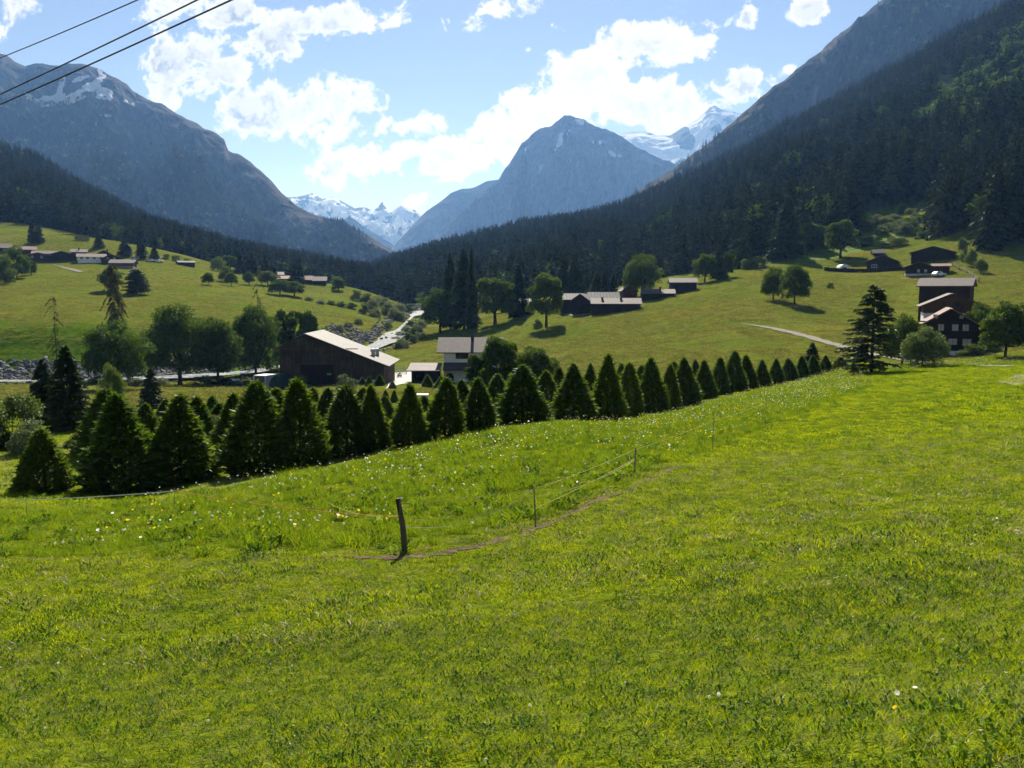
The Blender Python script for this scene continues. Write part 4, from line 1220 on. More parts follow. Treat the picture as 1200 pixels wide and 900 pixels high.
sk = MB(); xs = sz(D, 547.5 - 551)
d_ = Vector((0, -W / 2, ez - rz_)).normalized(); p_ = Vector((xs, 0, rz_)) + d_ * 1.9 + Vector((0, d_.z, -d_.y)) * -0.26
sk.box(xs - 0.28, xs + 0.28, p_.y - 0.3, p_.y + 0.3, p_.z - 0.12, p_.z + 0.04)
sk.build('skylight', M['galv'], r1)
# porch roof along the front, arched door
zr0 = TZ(427) * (D - 2) - base[2]; ze0 = TZ(435.5) * (D - 4) - base[2]
px0, px1 = sz(D, 518 - 551), sz(D, 575 - 551)
MB().prism([(-W / 2 + 0.002, zr0), (-W / 2 - 2.2, ze0), (-W / 2 - 2.2, ze0 + 0.2), (-W / 2 + 0.002, zr0 + 0.2)], px0 + 0.3, px1).build('porch_roof', M['roof_dark'], e)
b = MB(); dx = sz(D, 527 - 551)
pts = [(dx - 0.75, 0), (dx + 0.75, 0), (dx + 0.75, 1.6)] + [(dx + 0.75 * math.cos(a), 1.6 + 0.75 * math.sin(a)) for a in np.linspace(0.2, math.pi - 0.2, 9)] + [(dx - 0.75, 1.6)]
n = len(pts)
b.add([(x, -W / 2 - 0.07, z) for x, z in pts] + [(x, -W / 2 + 0.05, z) for x, z in pts], [tuple(range(n)), tuple(range(n, 2 * n))[::-1]] + [(i, i + n, (i + 1) % n + n, (i + 1) % n) for i in range(n)])
b.build('door', M['wood_dark'], e)
# carport at its left
cp = empty('carport', (gd(500, 163)[0], 163.0, base[2]), 'low brown carport with a tiled roof left of the cream house', 'carport')
a0, a1 = sz(163, 482 - 500), sz(163, 516 - 500)
zt = TZ(426.5) * 166 - base[2]; zb = TZ(435.5) * 160 - base[2]
for x, y in ((a0 + 0.4, -2.2), (a1 - 0.3, -2.2)):
    MB().box(x - 0.15, x + 0.15, y - 0.15, y + 0.15, -2, zb + 0.1).build('post', M['wood_dark'], cp)
MB().box(a0 + 0.3, a1 - 0.2, 2.9, 3.1, -2, zt - 0.2).build('back_wall', M['wood_dark'], cp)
MB().box(a0 + 0.25, a0 + 0.45, -2.0, 2.88, -2, zb).build('side_wall', M['wood_dark'], cp)
MB().prism([(3.4, zt), (-3.0, zb), (-3.0, zb + 0.2), (3.4, zt + 0.2)], a0 - 0.5, a1 + 0.1).build('roof', M['roof_grey'], cp)
MB().box(a0 - 0.62, a0 - 0.505, -3.05, 3.4, zb - 0.05, zb + 0.25).build('fascia_board', M['plaster'], cp)

# --- dark chalet on the right and the two buildings behind it
base = gp(1112, 418, 138); D = base[1]
W = sz(D, 70); L = 11.0
ev = TZ(384) * D - base[2]; rg = TZ(362.5) * D - base[2]
wins = [('+x', sz(D, u), z, w, h) for u, z, w, h in ((-10, 4.1, 0.8, 1.0), (5, 4.1, 0.85, 1.0), (16, 4.1, 0.85, 1.0), (3, 1.9, 1.25, 0.95), (18, 1.9, 1.2, 0.95), (-16, 6.0, 0.6, 0.55), (11, 6.0, 0.55, 0.5))]
e = hut('chalet', 'dark log chalet with rows of pale windows and a pinkish roof edge', 'house', (base[0] + L / 2 * 0.39, D + L / 2 * 0.92, base[2]), RM - 0.40, W, L, ev, rg, M['wood_log'], M['roof_red'], 1.0, wins=wins, plinth=(0.9, M['white']), pane=M['curtain'], frame=M['wood_red'])
b = MB()
b.box(L / 2 + 0.0, L / 2 + 0.12, -W / 2, W / 2, 3.15, 3.45); b.box(L / 2, L / 2 + 0.12, -W / 2, W / 2, 5.4, 5.6)
b.build('floor_beam', M['wood_dark'], e)
b = MB()
b.box(-L / 2 + 1, L / 2 - 0.4, W / 2 + 0.004, W / 2 + 1.25, 2.5, 2.65)
for k in range(6):
    b.box(-L / 2 + 1.2 + k * 1.6, -L / 2 + 1.32 + k * 1.6, W / 2 + 1.1, W / 2 + 1.22, 2.65, 3.6)
b.box(-L / 2 + 1, L / 2 - 0.4, W / 2 + 1.1, W / 2 + 1.22, 3.6, 3.72)
b.build('balcony', M['wood_dark'], e)
D = 152.0; base = gd(1112, D); base[2] = max(base[2], TZ(374) * D)
W = sz(D, 62)
hut('house', 'tan boarded house with a white base partly hidden behind the dark chalet', 'house', (gd(1114, D)[0] + 1.7, D + 4.2, base[2]), RM - 0.38, W, 9, TZ(358) * D - base[2], TZ(345) * D - base[2], M['wood_tan'], M['roof_dark'], 0.9, plinth=(1.0, M['white']), wins=[('+x', -2.3, 0.4, 0.8, 0.9), ('+x', 0.6, 2.3, 0.55, 0.6), ('+x', -1.4, 2.3, 0.5, 0.6)], pk=-0.3, frame=M['wood_dark'])
D = 168.0; base = gd(1108, D); base[2] = TZ(360) * D
L = sz(D, 54)
hut('wooden_barn', 'tall dark plank barn with a mauve roof behind the chalet', 'barn', (base[0] + 1.5, D + 4, base[2]), -0.56, 8, L, TZ(335) * D - base[2], TZ(327) * (D + 4) - base[2], M['wood_dark'], M['roof_mauve'], 0.6, doors=[('-y', -2.0, 2.2, 2.4)], xover=0.5)

# --- huts on the middle meadow
HG = 'wooden huts on the middle meadow'
def face(px):
    return -math.atan((px - 600) / FPX) * 0.92


def chut(label, px, py, D, rz, wpx, dpt, eave_py, ridge_py, roof, wall='wood_dark', gable=False, **k):
    """hut standing on photo pixel (px, py): wpx = width of the side that faces us; eaves and ridge from the photo"""
    b = gp(px, py, D); Dd = b[1]; rz = rz + face(px)
    w = sz(Dd, wpx)
    ev = TZ(eave_py) * Dd - b[2]; rg = TZ(ridge_py) * (Dd + dpt / 2 * (0 if gable else 1)) - b[2]
    ev = max(ev, 1.5); rg = max(rg, ev + 0.8)
    if gable:
        return hut('wooden_hut', label, 'hut', (b[0], b[1] + dpt / 2, b[2]), RM + rz, w, dpt, ev, rg, M[wall], M[roof], **{'over': 0.5, **k})
    return hut('wooden_hut', label, 'hut', (b[0], b[1] + dpt / 2, b[2]), rz, dpt, w, ev, rg, M[wall], M[roof], **{'over': 0.5, **k})


chut('long low wooden hut with dark chimney stubs nearest on the middle meadow', 723, 366, 262, 0.06, 56, 7.5, 356, 350, 'roof_grey', chim=[(-4.0, -1.0, 0.7), (1.5, -1.0, 0.6)], wins=[('-y', -1.5, 0.9, 0.6, 0.6), ('-y', 2.2, 0.9, 0.5, 0.5)], frame=M['wood_dark'], group=HG)
chut('wooden hut with a bright sunlit roof left of the long low hut', 671, 366, 274, 0.12, 26, 7, 351, 344.5, 'roof_metal', 'wood_dark', group=HG, doors=[('-y', 1.2, 1.2, 1.9)])
chut('small gabled hut squeezed between the bright roofed hut and the long low hut', 685, 367, 266, -0.25, 20, 8, 352, 345, 'roof_grey', 'wood_dark', gable=True, group=HG)
chut('hut with a pale roof behind the long low hut', 708, 358, 285, 0.1, 34, 7, 350, 343, 'roof_metal', group=HG)
chut('small orange brown hut under the great dome shaped tree', 737, 350, 296, 0.2, 18, 6, 341, 334, 'roof_dark', 'wood_tan', gable=True, group=HG)
chut('low hut with a grey roof in front of the great dome shaped tree', 773, 350, 276, 0.05, 36, 7, 344, 339.5, 'roof_grey', chim=[(0.5, -2.5, 1.6)], group=HG)
chut('lone square hut highest on the right of the middle meadow', 802, 342, 280, 0.08, 30, 6.5, 331, 326.5, 'roof_grey', group=HG, doors=[('-y', -1.5, 1.4, 1.9)])
chut('little hut with a pale sloping roof left of the tall oval tree', 613, 370, 285, -0.2, 20, 6, 355, 350.5, 'roof_metal', group=HG, xover=0.4)
chut('tiny shed at the left of the little pale roofed hut', 602, 371, 283, 0.2, 10, 4, 365, 361, 'roof_grey', group=HG)

# --- dark barns on the left meadow
BG = 'row of dark barns on the left meadow'
chut('leftmost of the three joined dark barns with reddish roofs', 334, 330, 452, -0.05, 20, 9, 327, 323.5, 'roof_red', group=BG)
chut('middle one of the three joined dark barns', 355, 332, 448, -0.05, 18, 9, 328, 323.5, 'roof_red', group=BG)
chut('rightmost of the three joined dark barns with a greyer roof', 373, 333.5, 444, -0.06, 15, 9, 329, 324.5, 'roof_grey', group=BG)
chut('single dark hut left of the row of joined barns', 323, 326, 470, 0.1, 13, 8, 322, 319, 'roof_grey', group=BG)
chut('small open field barn at the edge of the bright green strip', 215, 311, 440, 0.15, 18, 7, 309, 306, 'roof_dark', group=None)

# --- village on the left slope
VG = 'houses of the village on the left slope'
def vil(label, px, py, D, rz, wpx, dpt, ep, rp, roof, wall='wood_red', gable=False, **k):
    b = gp(px, py, D); rz = rz * 0.5 + face(px)
    w = sz(D, wpx)
    ev = max(TZ(ep) * D - TZ(py) * D, 2.0); rg = ev + max(TZ(rp) * D - TZ(ep) * D, 1.2)
    if gable:
        return hut('village_house', label, 'house', (b[0], b[1] + dpt / 2, TZ(py) * b[1]), RM + rz, w, dpt, ev, rg, M[wall], M[roof], **{'over': 0.7, 'group': VG, **k})
    return hut('village_house', label, 'house', (b[0], b[1] + dpt / 2, TZ(py) * b[1]), rz, dpt, w, ev, rg, M[wall], M[roof], **{'over': 0.7, 'group': VG, **k})


vil('house cut by the left edge of the photo with a pale roof', -2, 296, 440, 0.2, 16, 9, 290, 285, 'roof_grey')
vil('brown house with a faded roof highest at the left end of the village', 25, 297, 442, 0.2, 20, 9, 293, 289, 'roof_red')
vil('brown gabled house low at the left end of the village', 38, 307, 425, 0.15, 26, 10, 299, 296, 'roof_red', gable=True, wins=[('+x', -2.5, 2, .9, .9), ('+x', 1.5, 2, .9, .9)])
vil('house with a lit roof between the brown gables of the village', 48, 302, 432, -0.15, 26, 9, 297, 293.5, 'roof_mauve')
vil('broad dark barn with a low gable in the middle of the village', 66, 306, 424, 0.05, 32, 11, 299, 294, 'roof_dark', 'wood_dark', gable=True)
vil('reddish house with a sunlit roof behind the white fronted house', 88, 300, 440, 0.0, 16, 9, 297, 293.5, 'roof_mauve', chim=[(0, -1.5, 1.2)])
vil('white fronted village house with a balcony and lit roof', 102, 308, 424, 0.06, 30, 10, 301, 297, 'roof_mauve', 'white', wins=[('-y', -4.5, 1.9, 1.0, 1.1), ('-y', -1.8, 1.9, 1.0, 1.1), ('-y', 1.2, 1.9, 1.0, 1.1), ('-y', 4.2, 1.9, 1.0, 1.1)], frame=M['wood_dark'])
vil('dark red gabled house right of the white fronted house', 117, 305, 430, 0.0, 22, 10, 299, 293, 'roof_dark', gable=True, chim=[(1, 1.5, 1.6)])
vil('dark red lower gabled house at the right end of the village', 126, 309, 424, 0.0, 22, 9, 303, 298, 'roof_dark', gable=True, wins=[('+x', -1.5, 2.2, .8, .8), ('+x', 1.5, 2.2, .8, .8)])
vil('pale wooden house with a broad grey roof on a stone terrace', 140, 314, 408, -0.35, 26, 9, 308, 304, 'roof_grey', 'wood_tan', plinth=(0.8, M['stone']))

# --- hamlet under the right forest
HM = 'buildings of the hamlet under the right forest'
def ham(label, px, py, D, rz, wpx, dpt, ep, rp, roof, wall='wood_dark', gable=False, **k):
    b = gp(px, py, D); D = b[1]; rz = rz + face(px)
    w = sz(D, wpx); z0 = b[2]
    ev = max(TZ(ep) * D - z0, 1.2); rg = ev + max(TZ(rp) * D - TZ(ep) * D, 0.7)
    pos = (b[0] + dpt / 2 * math.sin(-rz), D + dpt / 2 * math.cos(rz), z0)
    if gable:
        return hut('hamlet_house', label, 'house', pos, RM + rz, w, dpt, ev, rg, M[wall], M[roof], **{'over': 0.6, 'group': HM, **k})
    return hut('hamlet_house', label, 'house', pos, rz, dpt, w, ev, rg, M[wall], M[roof], **{'over': 0.6, 'group': HM, **k})


ham('long dark gabled house in the middle of the hamlet', 1034, 315, 285, 0.0, 34, 9, 307, 299, 'roof_dark', gable=True, wins=[('+x', -2.6, 0.5, 1.6, 0.9)])
ham('dark hut with two pale windows nearest in the hamlet', 1077, 323, 262, 0.02, 29, 8, 313, 307.5, 'roof_dark', gable=True, plinth=(0.6, M['concrete']), wins=[('+x', -0.2, 1.0, 0.75, 0.95), ('+x', 1.8, 1.0, 0.75, 0.95)], pane=M['curtain'], frame=M['wood_red'])
ham('large dark house with the highest gable behind the hamlet', 1093, 306, 292, 0.0, 46, 10, 296, 289, 'roof_dark', gable=True)
ham('small shed with a curved dark roof above the long hamlet house', 1030, 300, 298, 0.1, 11, 4, 297, 293.5, 'roof_grey')
ham('reddish lean to building right of the hut with two pale windows', 1103, 321, 268, 0.05, 17, 6, 312, 309.5, 'roof_red', 'wood_red')
ham('low hut with a greyish roof between the hamlet houses', 1078, 306, 280, 0.0, 17, 6, 302, 299, 'roof_mauve', 'wood_red')
# small white shelter with an arched opening
D = 275.0; b0 = gp(988, 317, D)
sh_ = empty('white_shelter', b0, 'small white shelter with a rounded top beside the hamlet wall', 'shelter')
b = MB(); r_ = sz(D, 6.5)
outl = [(-r_, -1), (r_, -1), (r_, 0.7)] + [(r_ * math.cos(a), 0.7 + r_ * 0.85 * math.sin(a)) for a in np.linspace(0.25, math.pi - 0.25, 9)] + [(-r_, 0.7)]
n = len(outl)
b.add([(x, -1.5, z) for x, z in outl] + [(x, 2.2, z) for x, z in outl], [tuple(range(n)), tuple(range(n, 2 * n))[::-1]] + [(i, i + n, (i + 1) % n + n, (i + 1) % n) for i in range(n)])
b.build('vault', M['white'], sh_)
MB().box(-0.6, 0.6, -1.56, -1.49, -0.8, 1.1).build('door', M['wood_dark'], sh_)
# dark retaining wall in front of the hamlet
a_ = gp(966, 317, 268); b_ = gp(1060, 317, 268)
w_ = MB()
wp = []
for i in range(25):
    q = a_ * (1 - i / 24) + b_ * (i / 24)
    z0 = hz(q[0], q[1])
    for dy in (-0.2, 0.2):
        wp += [(q[0], q[1] + dy, z0 - 1.0), (q[0], q[1] + dy, z0 + 1.2 + 0.08 * math.sin(i * 2.3))]
fw = []
for i in range(24):
    k = i * 4
    fw += [(k, k + 4, k + 5, k + 1), (k + 3, k + 7, k + 6, k + 2), (k + 1, k + 5, k + 7, k + 3)]
fw += [(0, 1, 3, 2), (96, 98, 99, 97)]
w_.add(wp, fw)
tag(w_.build('garden_wall', M['wood_dark']), 'long low dark wall in front of the hamlet houses', 'wall')

# ------------------------------------------------------------------ things round the farm
def pt(px, py, D):
    return gp(px, py, D)


def car(loc, rz, paint, label, group=None):
    e = empty('parked_car', loc, label, 'car', group, rz)
    prof = [(-2.1, 0.35), (2.1, 0.35), (2.12, 0.75), (1.95, 0.95), (0.95, 1.02), (0.35, 1.48), (-1.2, 1.52), (-1.95, 1.05), (-2.12, 0.9)]
    b = MB(); n = len(prof)
    V = []
    for y, s in ((-0.86, 0.98), (-0.80, 1.0), (0.80, 1.0), (0.86, 0.98)):
        V += [(x * s, y * (1 if z < 1.05 else 0.86), z) for x, z in prof]
    F = [tuple(range(n)), tuple(range(3 * n, 4 * n))[::-1]]
    for k in range(3):
        F += [(k * n + i, (k + 1) * n + i, (k + 1) * n + (i + 1) % n, k * n + (i + 1) % n) for i in range(n)]
    b.add(V, F).build('body', paint, e)
    g = MB()
    for s in (-1, 1):
        g.add([(0.75, s * 0.83, 1.06), (-1.75, s * 0.83, 1.06), (-1.15, s * 0.755, 1.44), (0.30, s * 0.755, 1.42)], [(0, 1, 2, 3)])
    g.add([(0.97, -0.72, 1.04), (0.97, 0.72, 1.04), (0.40, 0.66, 1.46), (0.40, -0.66, 1.46)], [(0, 1, 2, 3)])
    g.build('window', M['glass'], e)
    for x in (-1.3, 1.3):
        for y in (-0.84, 0.84):
            w = MB(); w.tube([(x, y - 0.11, 0.33), (x, y + 0.11, 0.33)], 0.33, 14)
            wo = w.build('wheel', M['tyre'], e)
            MB().tube([(x, y - 0.115, 0.33), (x, y + 0.115, 0.33)], 0.19, 10).build('rim', M['galv'], wo)
    return e


car(pt(265, 451, 168), 0.2, M['paint_white'], 'white car parked on the grass under the riverside trees')
car(pt(253, 440, 176), -0.3, M['paint_silver'], 'silver car in the shade behind the white car on the grass')
car(pt(178, 306.5, 455), 0.3, M['paint_white'], 'left one of the white cars parked beyond the left meadow')
car(pt(187, 307.5, 455), -0.1, M['paint_white'], 'right one of the white cars parked beyond the left meadow')
car(pt(158, 304.5, 460), 0.1, M['paint_silver'], 'small bright car at the forest foot right of the village')
car(pt(1100, 324, 260), 0.4, M['paint_white'], 'white car parked beside the reddish hamlet building')
# tarpaulin covered heap of bales and trailer
l = pt(329, 450, 148)
e = empty('covered_stack', (l[0], l[1], l[2]), 'round topped stack under a dark green tarpaulin by the barn', 'stack')
b = MB(); r_ = sz(148, 10)
arc = [(r_ * math.cos(a) * (1 + 0.02 * math.sin(a * 9)), 0.15 + 2.6 * math.sin(a)) for a in np.linspace(0, math.pi, 17)]
n = len(arc)
V = []
for y, s in ((-2.5, 0.96), (-2.3, 1.0), (-0.6, 1.01), (1.2, 0.99), (2.5, 1.0), (2.7, 0.95)):
    V += [(x * s, y, z * s) for x, z in arc] + [(r_ * -s, y, -1.0), (r_ * s, y, -1.0)]
n2 = n + 2; F = [tuple(range(n2)), tuple(range(5 * n2, 6 * n2))[::-1]]
for k in range(5):
    F += [(k * n2 + i, (k + 1) * n2 + i, (k + 1) * n2 + (i + 1) % n2, k * n2 + (i + 1) % n2) for i in range(n2)]
b.add(V, F).build('tarpaulin', M['tarp_green'], e)
b = MB()
for x in (-1.1, 0, 1.1):
    b.lathe([(0.5, 0), (0.55, 0.1), (0.55, 0.9), (0.5, 1.0)], 12, (x, -3.1, -0.3))
b.build('bale', M['tyre'], e)
l = pt(311, 448, 152)
e = empty('trailer', l, 'white box trailer left of the dark green covered stack', 'trailer', None, -0.35)
MB().box(-1.2, 1.2, -1.6, 1.6, 0.55, 2.55).build('box', M['white'], e)
MB().box(-1.0, 1.0, -1.66, -1.604, 0.7, 2.4).build('door', M['metal_dark'], e)
for s in (-1.25, 1.25):
    MB().tube([(s - 0.1, 0.2, 0.35), (s + 0.1, 0.2, 0.35)], 0.36, 14).build('wheel', M['tyre'], e)
MB().box(-0.06, 0.06, 1.604, 3.0, 0.55, 0.65).build('drawbar', M['metal_dark'], e)
l = pt(277, 450, 166)
e = empty('sack_pile', l, 'pale pile beside the white car on the grass', 'pile')
b = MB(); g_ = np.random.default_rng(5)
for i in range(9):
    x, y = g_.normal(0, 0.6, 2); s = g_.uniform(0.35, 0.55)
    b.lathe([(s * 0.5, -0.1), (s, s * 0.4), (s * 0.8, s), (s * 0.3, s * 1.25)], 9, (x, y, 0.35 * (i % 3)))
b.build('sack', M['tape_white'], e)
# yard gate with a motorbike in front of it
l0 = pt(460, 440, 160); l1 = pt(476, 439, 160)
e = empty('metal_gate', (l0 + l1) / 2, 'barred metal gate between the barn and the carport', 'gate')
wgt = (l1 - l0)[0]
b = MB()
for k in range(5): b.tube([(-wgt / 2, 0, 0.25 + k * 0.32), (wgt / 2, 0, 0.25 + k * 0.32)], 0.035, 6)
b.build('bar', M['galv'], e)
b = MB()
for k in range(9): b.tube([(-wgt / 2 + k * wgt / 8, 0.04, 0.1), (-wgt / 2 + k * wgt / 8, 0.04, 1.62)], 0.03, 6)
b.build('upright', M['galv'], e)
for s in (-1, 1):
    MB().tube([(s * (wgt / 2 + 0.1), 0, -0.5), (s * (wgt / 2 + 0.1), 0, 1.75)], 0.07, 8).build('post', M['galv'], e)
l = pt(468, 443, 156)
e = empty('motorbike', (l[0], l[1], l[2]), 'dark motorbike standing in the yard in front of the gate', 'motorbike', None, 1.2)
for x in (-0.7, 0.7):
    w = MB()
    for k in range(20):
        a, a2 = k * math.pi / 10, (k + 1) * math.pi / 10
        w.tube([(x + 0.28 * math.cos(a), 0, 0.32 + 0.28 * math.sin(a)), (x + 0.28 * math.cos(a2), 0, 0.32 + 0.28 * math.sin(a2))], 0.06, 6)
    w.build('wheel', M['tyre'], e)
b = MB(); b.tube([(-0.7, 0, 0.32), (-0.3, 0, 0.65), (0.35, 0, 0.85), (0.7, 0, 0.32)], 0.05, 6); b.lathe([(0.16, 0.3), (0.2, 0.45), (0.14, 0.62)], 10)
b.build('frame', M['metal_dark'], e)
b = MB(); b.tube([(-0.05, 0, 0.85), (0.15, 0, 0.92), (0.35, 0, 0.88)], [0.12, 0.17, 0.1], 10); b.build('tank', M['metal_dark'], e)
b = MB(); b.tube([(-0.7, 0, 0.84), (-0.35, 0, 0.80), (-0.05, 0, 0.82)], [0.08, 0.13, 0.1], 10); b.build('saddle', M['tyre'], e)
b = MB(); b.tube([(0.40, -0.35, 1.05), (0.45, 0, 1.0), (0.40, 0.35, 1.05)], 0.025, 6); b.build('handlebar', M['galv'], e)
b = MB(); b.tube([(0.55, 0, 0.88), (0.66, 0, 0.88)], [0.07, 0.1], 10); b.build('headlight', M['white'], e)
# pale table in the grass below the yard
l = pt(495, 470, 108)
e = empty('garden_table', l, 'pale garden table on the grass between plantation spruces', 'table')
tw = sz(108, 13)
MB().box(-tw / 2, tw / 2, -0.6, 0.6, 0.72, 0.78).build('top', M['white'], e)
for x in (-tw / 2 + .12, tw / 2 - .12):
    for y in (-0.5, 0.5):
        MB().box(x - .03, x + .03, y - .03, y + .03, -0.1, 0.718).build('leg', M['galv'], e)
# rail fence right of the hamlet
pts = [(1116, 311, 262), (1124, 316, 256), (1134, 320, 250), (1141, 326, 243), (1147, 331, 236)]
e = empty('rail_fence', gd(1130, 252), 'pale wooden rail fence running down beside the hamlet', 'fence')
pw = [gp(*p) for p in pts]
b = MB(); o_ = Vector(e.location)
for k in range(len(pw) - 1):
    for hh in (0.5, 0.95):
        b.tube([Vector(pw[k]) - o_ + Vector((0, 0, hh)), Vector(pw[k + 1]) - o_ + Vector((0, 0, hh))], 0.09, 6)
b.build('rail', M['post_wood'], e)
for q in pw:
    MB().tube([Vector(q) - o_ + Vector((0, 0, -0.3)), Vector(q) - o_ + Vector((0, 0, 1.2))], 0.10, 6).build('post', M['post_wood'], e)

# ------------------------------------------------------------------ electric fence in the foreground
e = empty('electric_fence', gp(472, 650, 17.5), 'electric pasture fence of yellow tape on thin posts along the trodden path', 'fence')
o_ = Vector(e.location)
def up(px, py, D, h):
    """ground point and the photo row at which a wire crosses the post"""
    g = gp(px, py, D); return Vector(g), Vector((g[0], g[1], g[2] + h))
PO = {}
for key, px, py, top, D, thick in (('a', 473, 648, 584, 17.4, 0.062), ('b', 628, 612, 569, 21.3, 0.021), ('c', 743, 558, 524, 27.5, 0.024), ('d', 835, 527, 489, 34, 0.016), ('e', 897, 500, 468, 45, 0.014), ('f', 1020, 455, 438, 74, 0.02), ('g', 205, 602, 573, 26, 0.012), ('h', 31, 602, 584, 27, 0.012)):
    g = gp(px, py, D); ht = TZ(top) * g[1] - g[2]
    PO[key] = (g, ht)
    b = MB(); g0 = Vector(g) - o_
    lean = {'a': -0.10, 'c': 0.04, 'b': -0.05}.get(key, 0.01)
    if key == 'a':
        b.tube([g0 + Vector((0.04, 0, -0.15)), g0 + Vector((0.03, 0, 0.02)), g0 + Vector((-0.01, 0, ht * 0.5)), g0 + Vector((lean, 0, ht))], [thick * 1.15, thick * 1.1, thick * 0.95, thick * 0.8], 9)
    else:
        b.tube([g0 + Vector((0, 0, -0.1)), g0 + Vector((lean * 0.6, 0, ht * 0.5)), g0 + Vector((lean, 0, ht))], [thick, thick, thick * 0.9], 6)
    b.build('post', M['post_wood'] if thick > 0.05 else M['post_thin'], e)


def tape(ks, fr, mat, sag=0.06, w=0.0078):
    """tape strung between posts at the given fractions of their heights"""
    pts = []
    for (k0, f0), (k1, f1) in zip(list(zip(ks, fr))[:-1], list(zip(ks, fr))[1:]):
        g0, h0 = PO[k0]; g1, h1 = PO[k1]
        a = Vector(g0) + Vector((-0.05 if k0 == 'a' else 0, -0.03, h0 * f0)); b_ = Vector(g1) + Vector((0, -0.03, h1 * f1))
        for t in np.linspace(0, 1, 14)[: (14 if k1 == ks[-1] else 13)]:
            p = a.lerp(b_, t); p.z -= sag * 4 * t * (1 - t); pts.append(p - o_)
    MB().tube(pts, w, 5).build('tape', mat, e)


tape('abcdef', (0.92, 0.93, 0.92, 0.9, 0.9, 0.9), M['tape_yellow'], 0.05)
tape('abc', (0.62, 0.70, 0.55), M['tape_yellow'], 0.16)
tape('ab', (0.50, 0.97), M['tape_white'], 0.34, 0.006)
tape('bc', (0.40, 0.60), M['tape_yellow'], 0.05)
tape('ga', (0.96, 0.66), M['tape_orange'], 0.10, 0.007)
tape('hg', (0.9, 0.92), M['tape_white'], 0.03, 0.014)
PO['i'] = (gp(-60, 600, 29), 0.6)
tape('ih', (0.9, 0.9), M['tape_white'], 0.03, 0.014)
PO['j'] = (gp(384, 600, 21), 0.32)
tape('ja', (0.9, 0.70), M['tape_yellow'], 0.16, 0.006)

# ------------------------------------------------------------------ overhead cables
for (xa, ya, xb, yb, r_, lab) in ((0, 68, 161, 0, 0.0062, 'uppermost and thinnest of the three overhead cables'), (0, 110.5, 231, 0, 0.0082, 'middle one of the three overhead cables'), (0, 122.5, 271, 0, 0.0090, 'lowest of the three overhead cables')):
    a = Vector(P(xa, ya, 12.0)); b_ = Vector(P(xb, yb, 8.6))
    d = b_ - a
    pts = []
    for t in np.linspace(-2.2, 2.6, 60):
        q = a + d * t; q.z += 0.03 * t * (t - 1); pts.append(q)
    o_ = pts[0]
    ob = MB().tube([p - o_ for p in pts], r_, 6).build('power_cable', M['cable'])
    ob.location = o_
    tag(ob, lab, 'cable', 'overhead cables')
# ------------------------------------------------------------------ scattering (for what nobody could count)
def proto_obj(name, me):
    return bpy.data.objects.new(name, me)      # not linked: only its mesh is instanced


def scatter(name, pts, rots, scl, protos, kind='stuff', idx=None):
    """one object: a point mesh whose geometry nodes put plant meshes on the points"""
    n = len(pts)
    me = bpy.data.meshes.new(name)
    me.vertices.add(n); me.vertices.foreach_set('co', np.asarray(pts, np.float32).ravel())
    a = me.attributes.new('rot', 'FLOAT_VECTOR', 'POINT'); a.data.foreach_set('vector', np.asarray(rots, np.float32).ravel())
    a = me.attributes.new('scl', 'FLOAT_VECTOR', 'POINT'); a.data.foreach_set('vector', np.asarray(scl, np.float32).ravel())
    a = me.attributes.new('idx', 'INT', 'POINT'); a.data.foreach_set('value', (rng.integers(0, len(protos), n) if idx is None else idx).astype(np.int32))
    me.update()
    ng = bpy.data.node_groups.new(name + '_scatter', 'GeometryNodeTree')
    ng.interface.new_socket('Geometry', in_out='INPUT', socket_type='NodeSocketGeometry')
    ng.interface.new_socket('Geometry', in_out='OUTPUT', socket_type='NodeSocketGeometry')
    N = ng.nodes; Lk = ng.links
    gi = N.new('NodeGroupInput'); go = N.new('NodeGroupOutput')
    iop = N.new('GeometryNodeInstanceOnPoints')
    g2i = N.new('GeometryNodeGeometryToInstance')
    for p in protos:
        oi = N.new('GeometryNodeObjectInfo'); oi.transform_space = 'ORIGINAL'
        oi.inputs['Object'].default_value = p
        oi.inputs['As Instance'].default_value = False
        Lk.new(oi.outputs['Geometry'], g2i.inputs[0])
    def na(nm, dt):
        q = N.new('GeometryNodeInputNamedAttribute'); q.data_type = dt; q.inputs['Name'].default_value = nm
        return [s for s in q.outputs if s.enabled and s.name == 'Attribute'][0]
    Lk.new(gi.outputs[0], iop.inputs['Points'])
    Lk.new(g2i.outputs[0], iop.inputs['Instance'])
    iop.inputs['Pick Instance'].default_value = True
    Lk.new(na('idx', 'INT'), iop.inputs['Instance Index'])
    Lk.new(na('rot', 'FLOAT_VECTOR'), iop.inputs['Rotation'])
    Lk.new(na('scl', 'FLOAT_VECTOR'), iop.inputs['Scale'])
    Lk.new(iop.outputs[0], go.inputs[0])
    o = bpy.data.objects.new(name, me)
    COL.objects.link(o)
    md = o.modifiers.new('scatter', 'NODES'); md.node_group = ng
    o['kind'] = kind
    return o


def rotz(n, tilt=0.0):
    r = rng.random((n, 3)) * 6.283
    r[:, :2] = rng.normal(0, tilt, (n, 2)) if tilt else 0
    return r


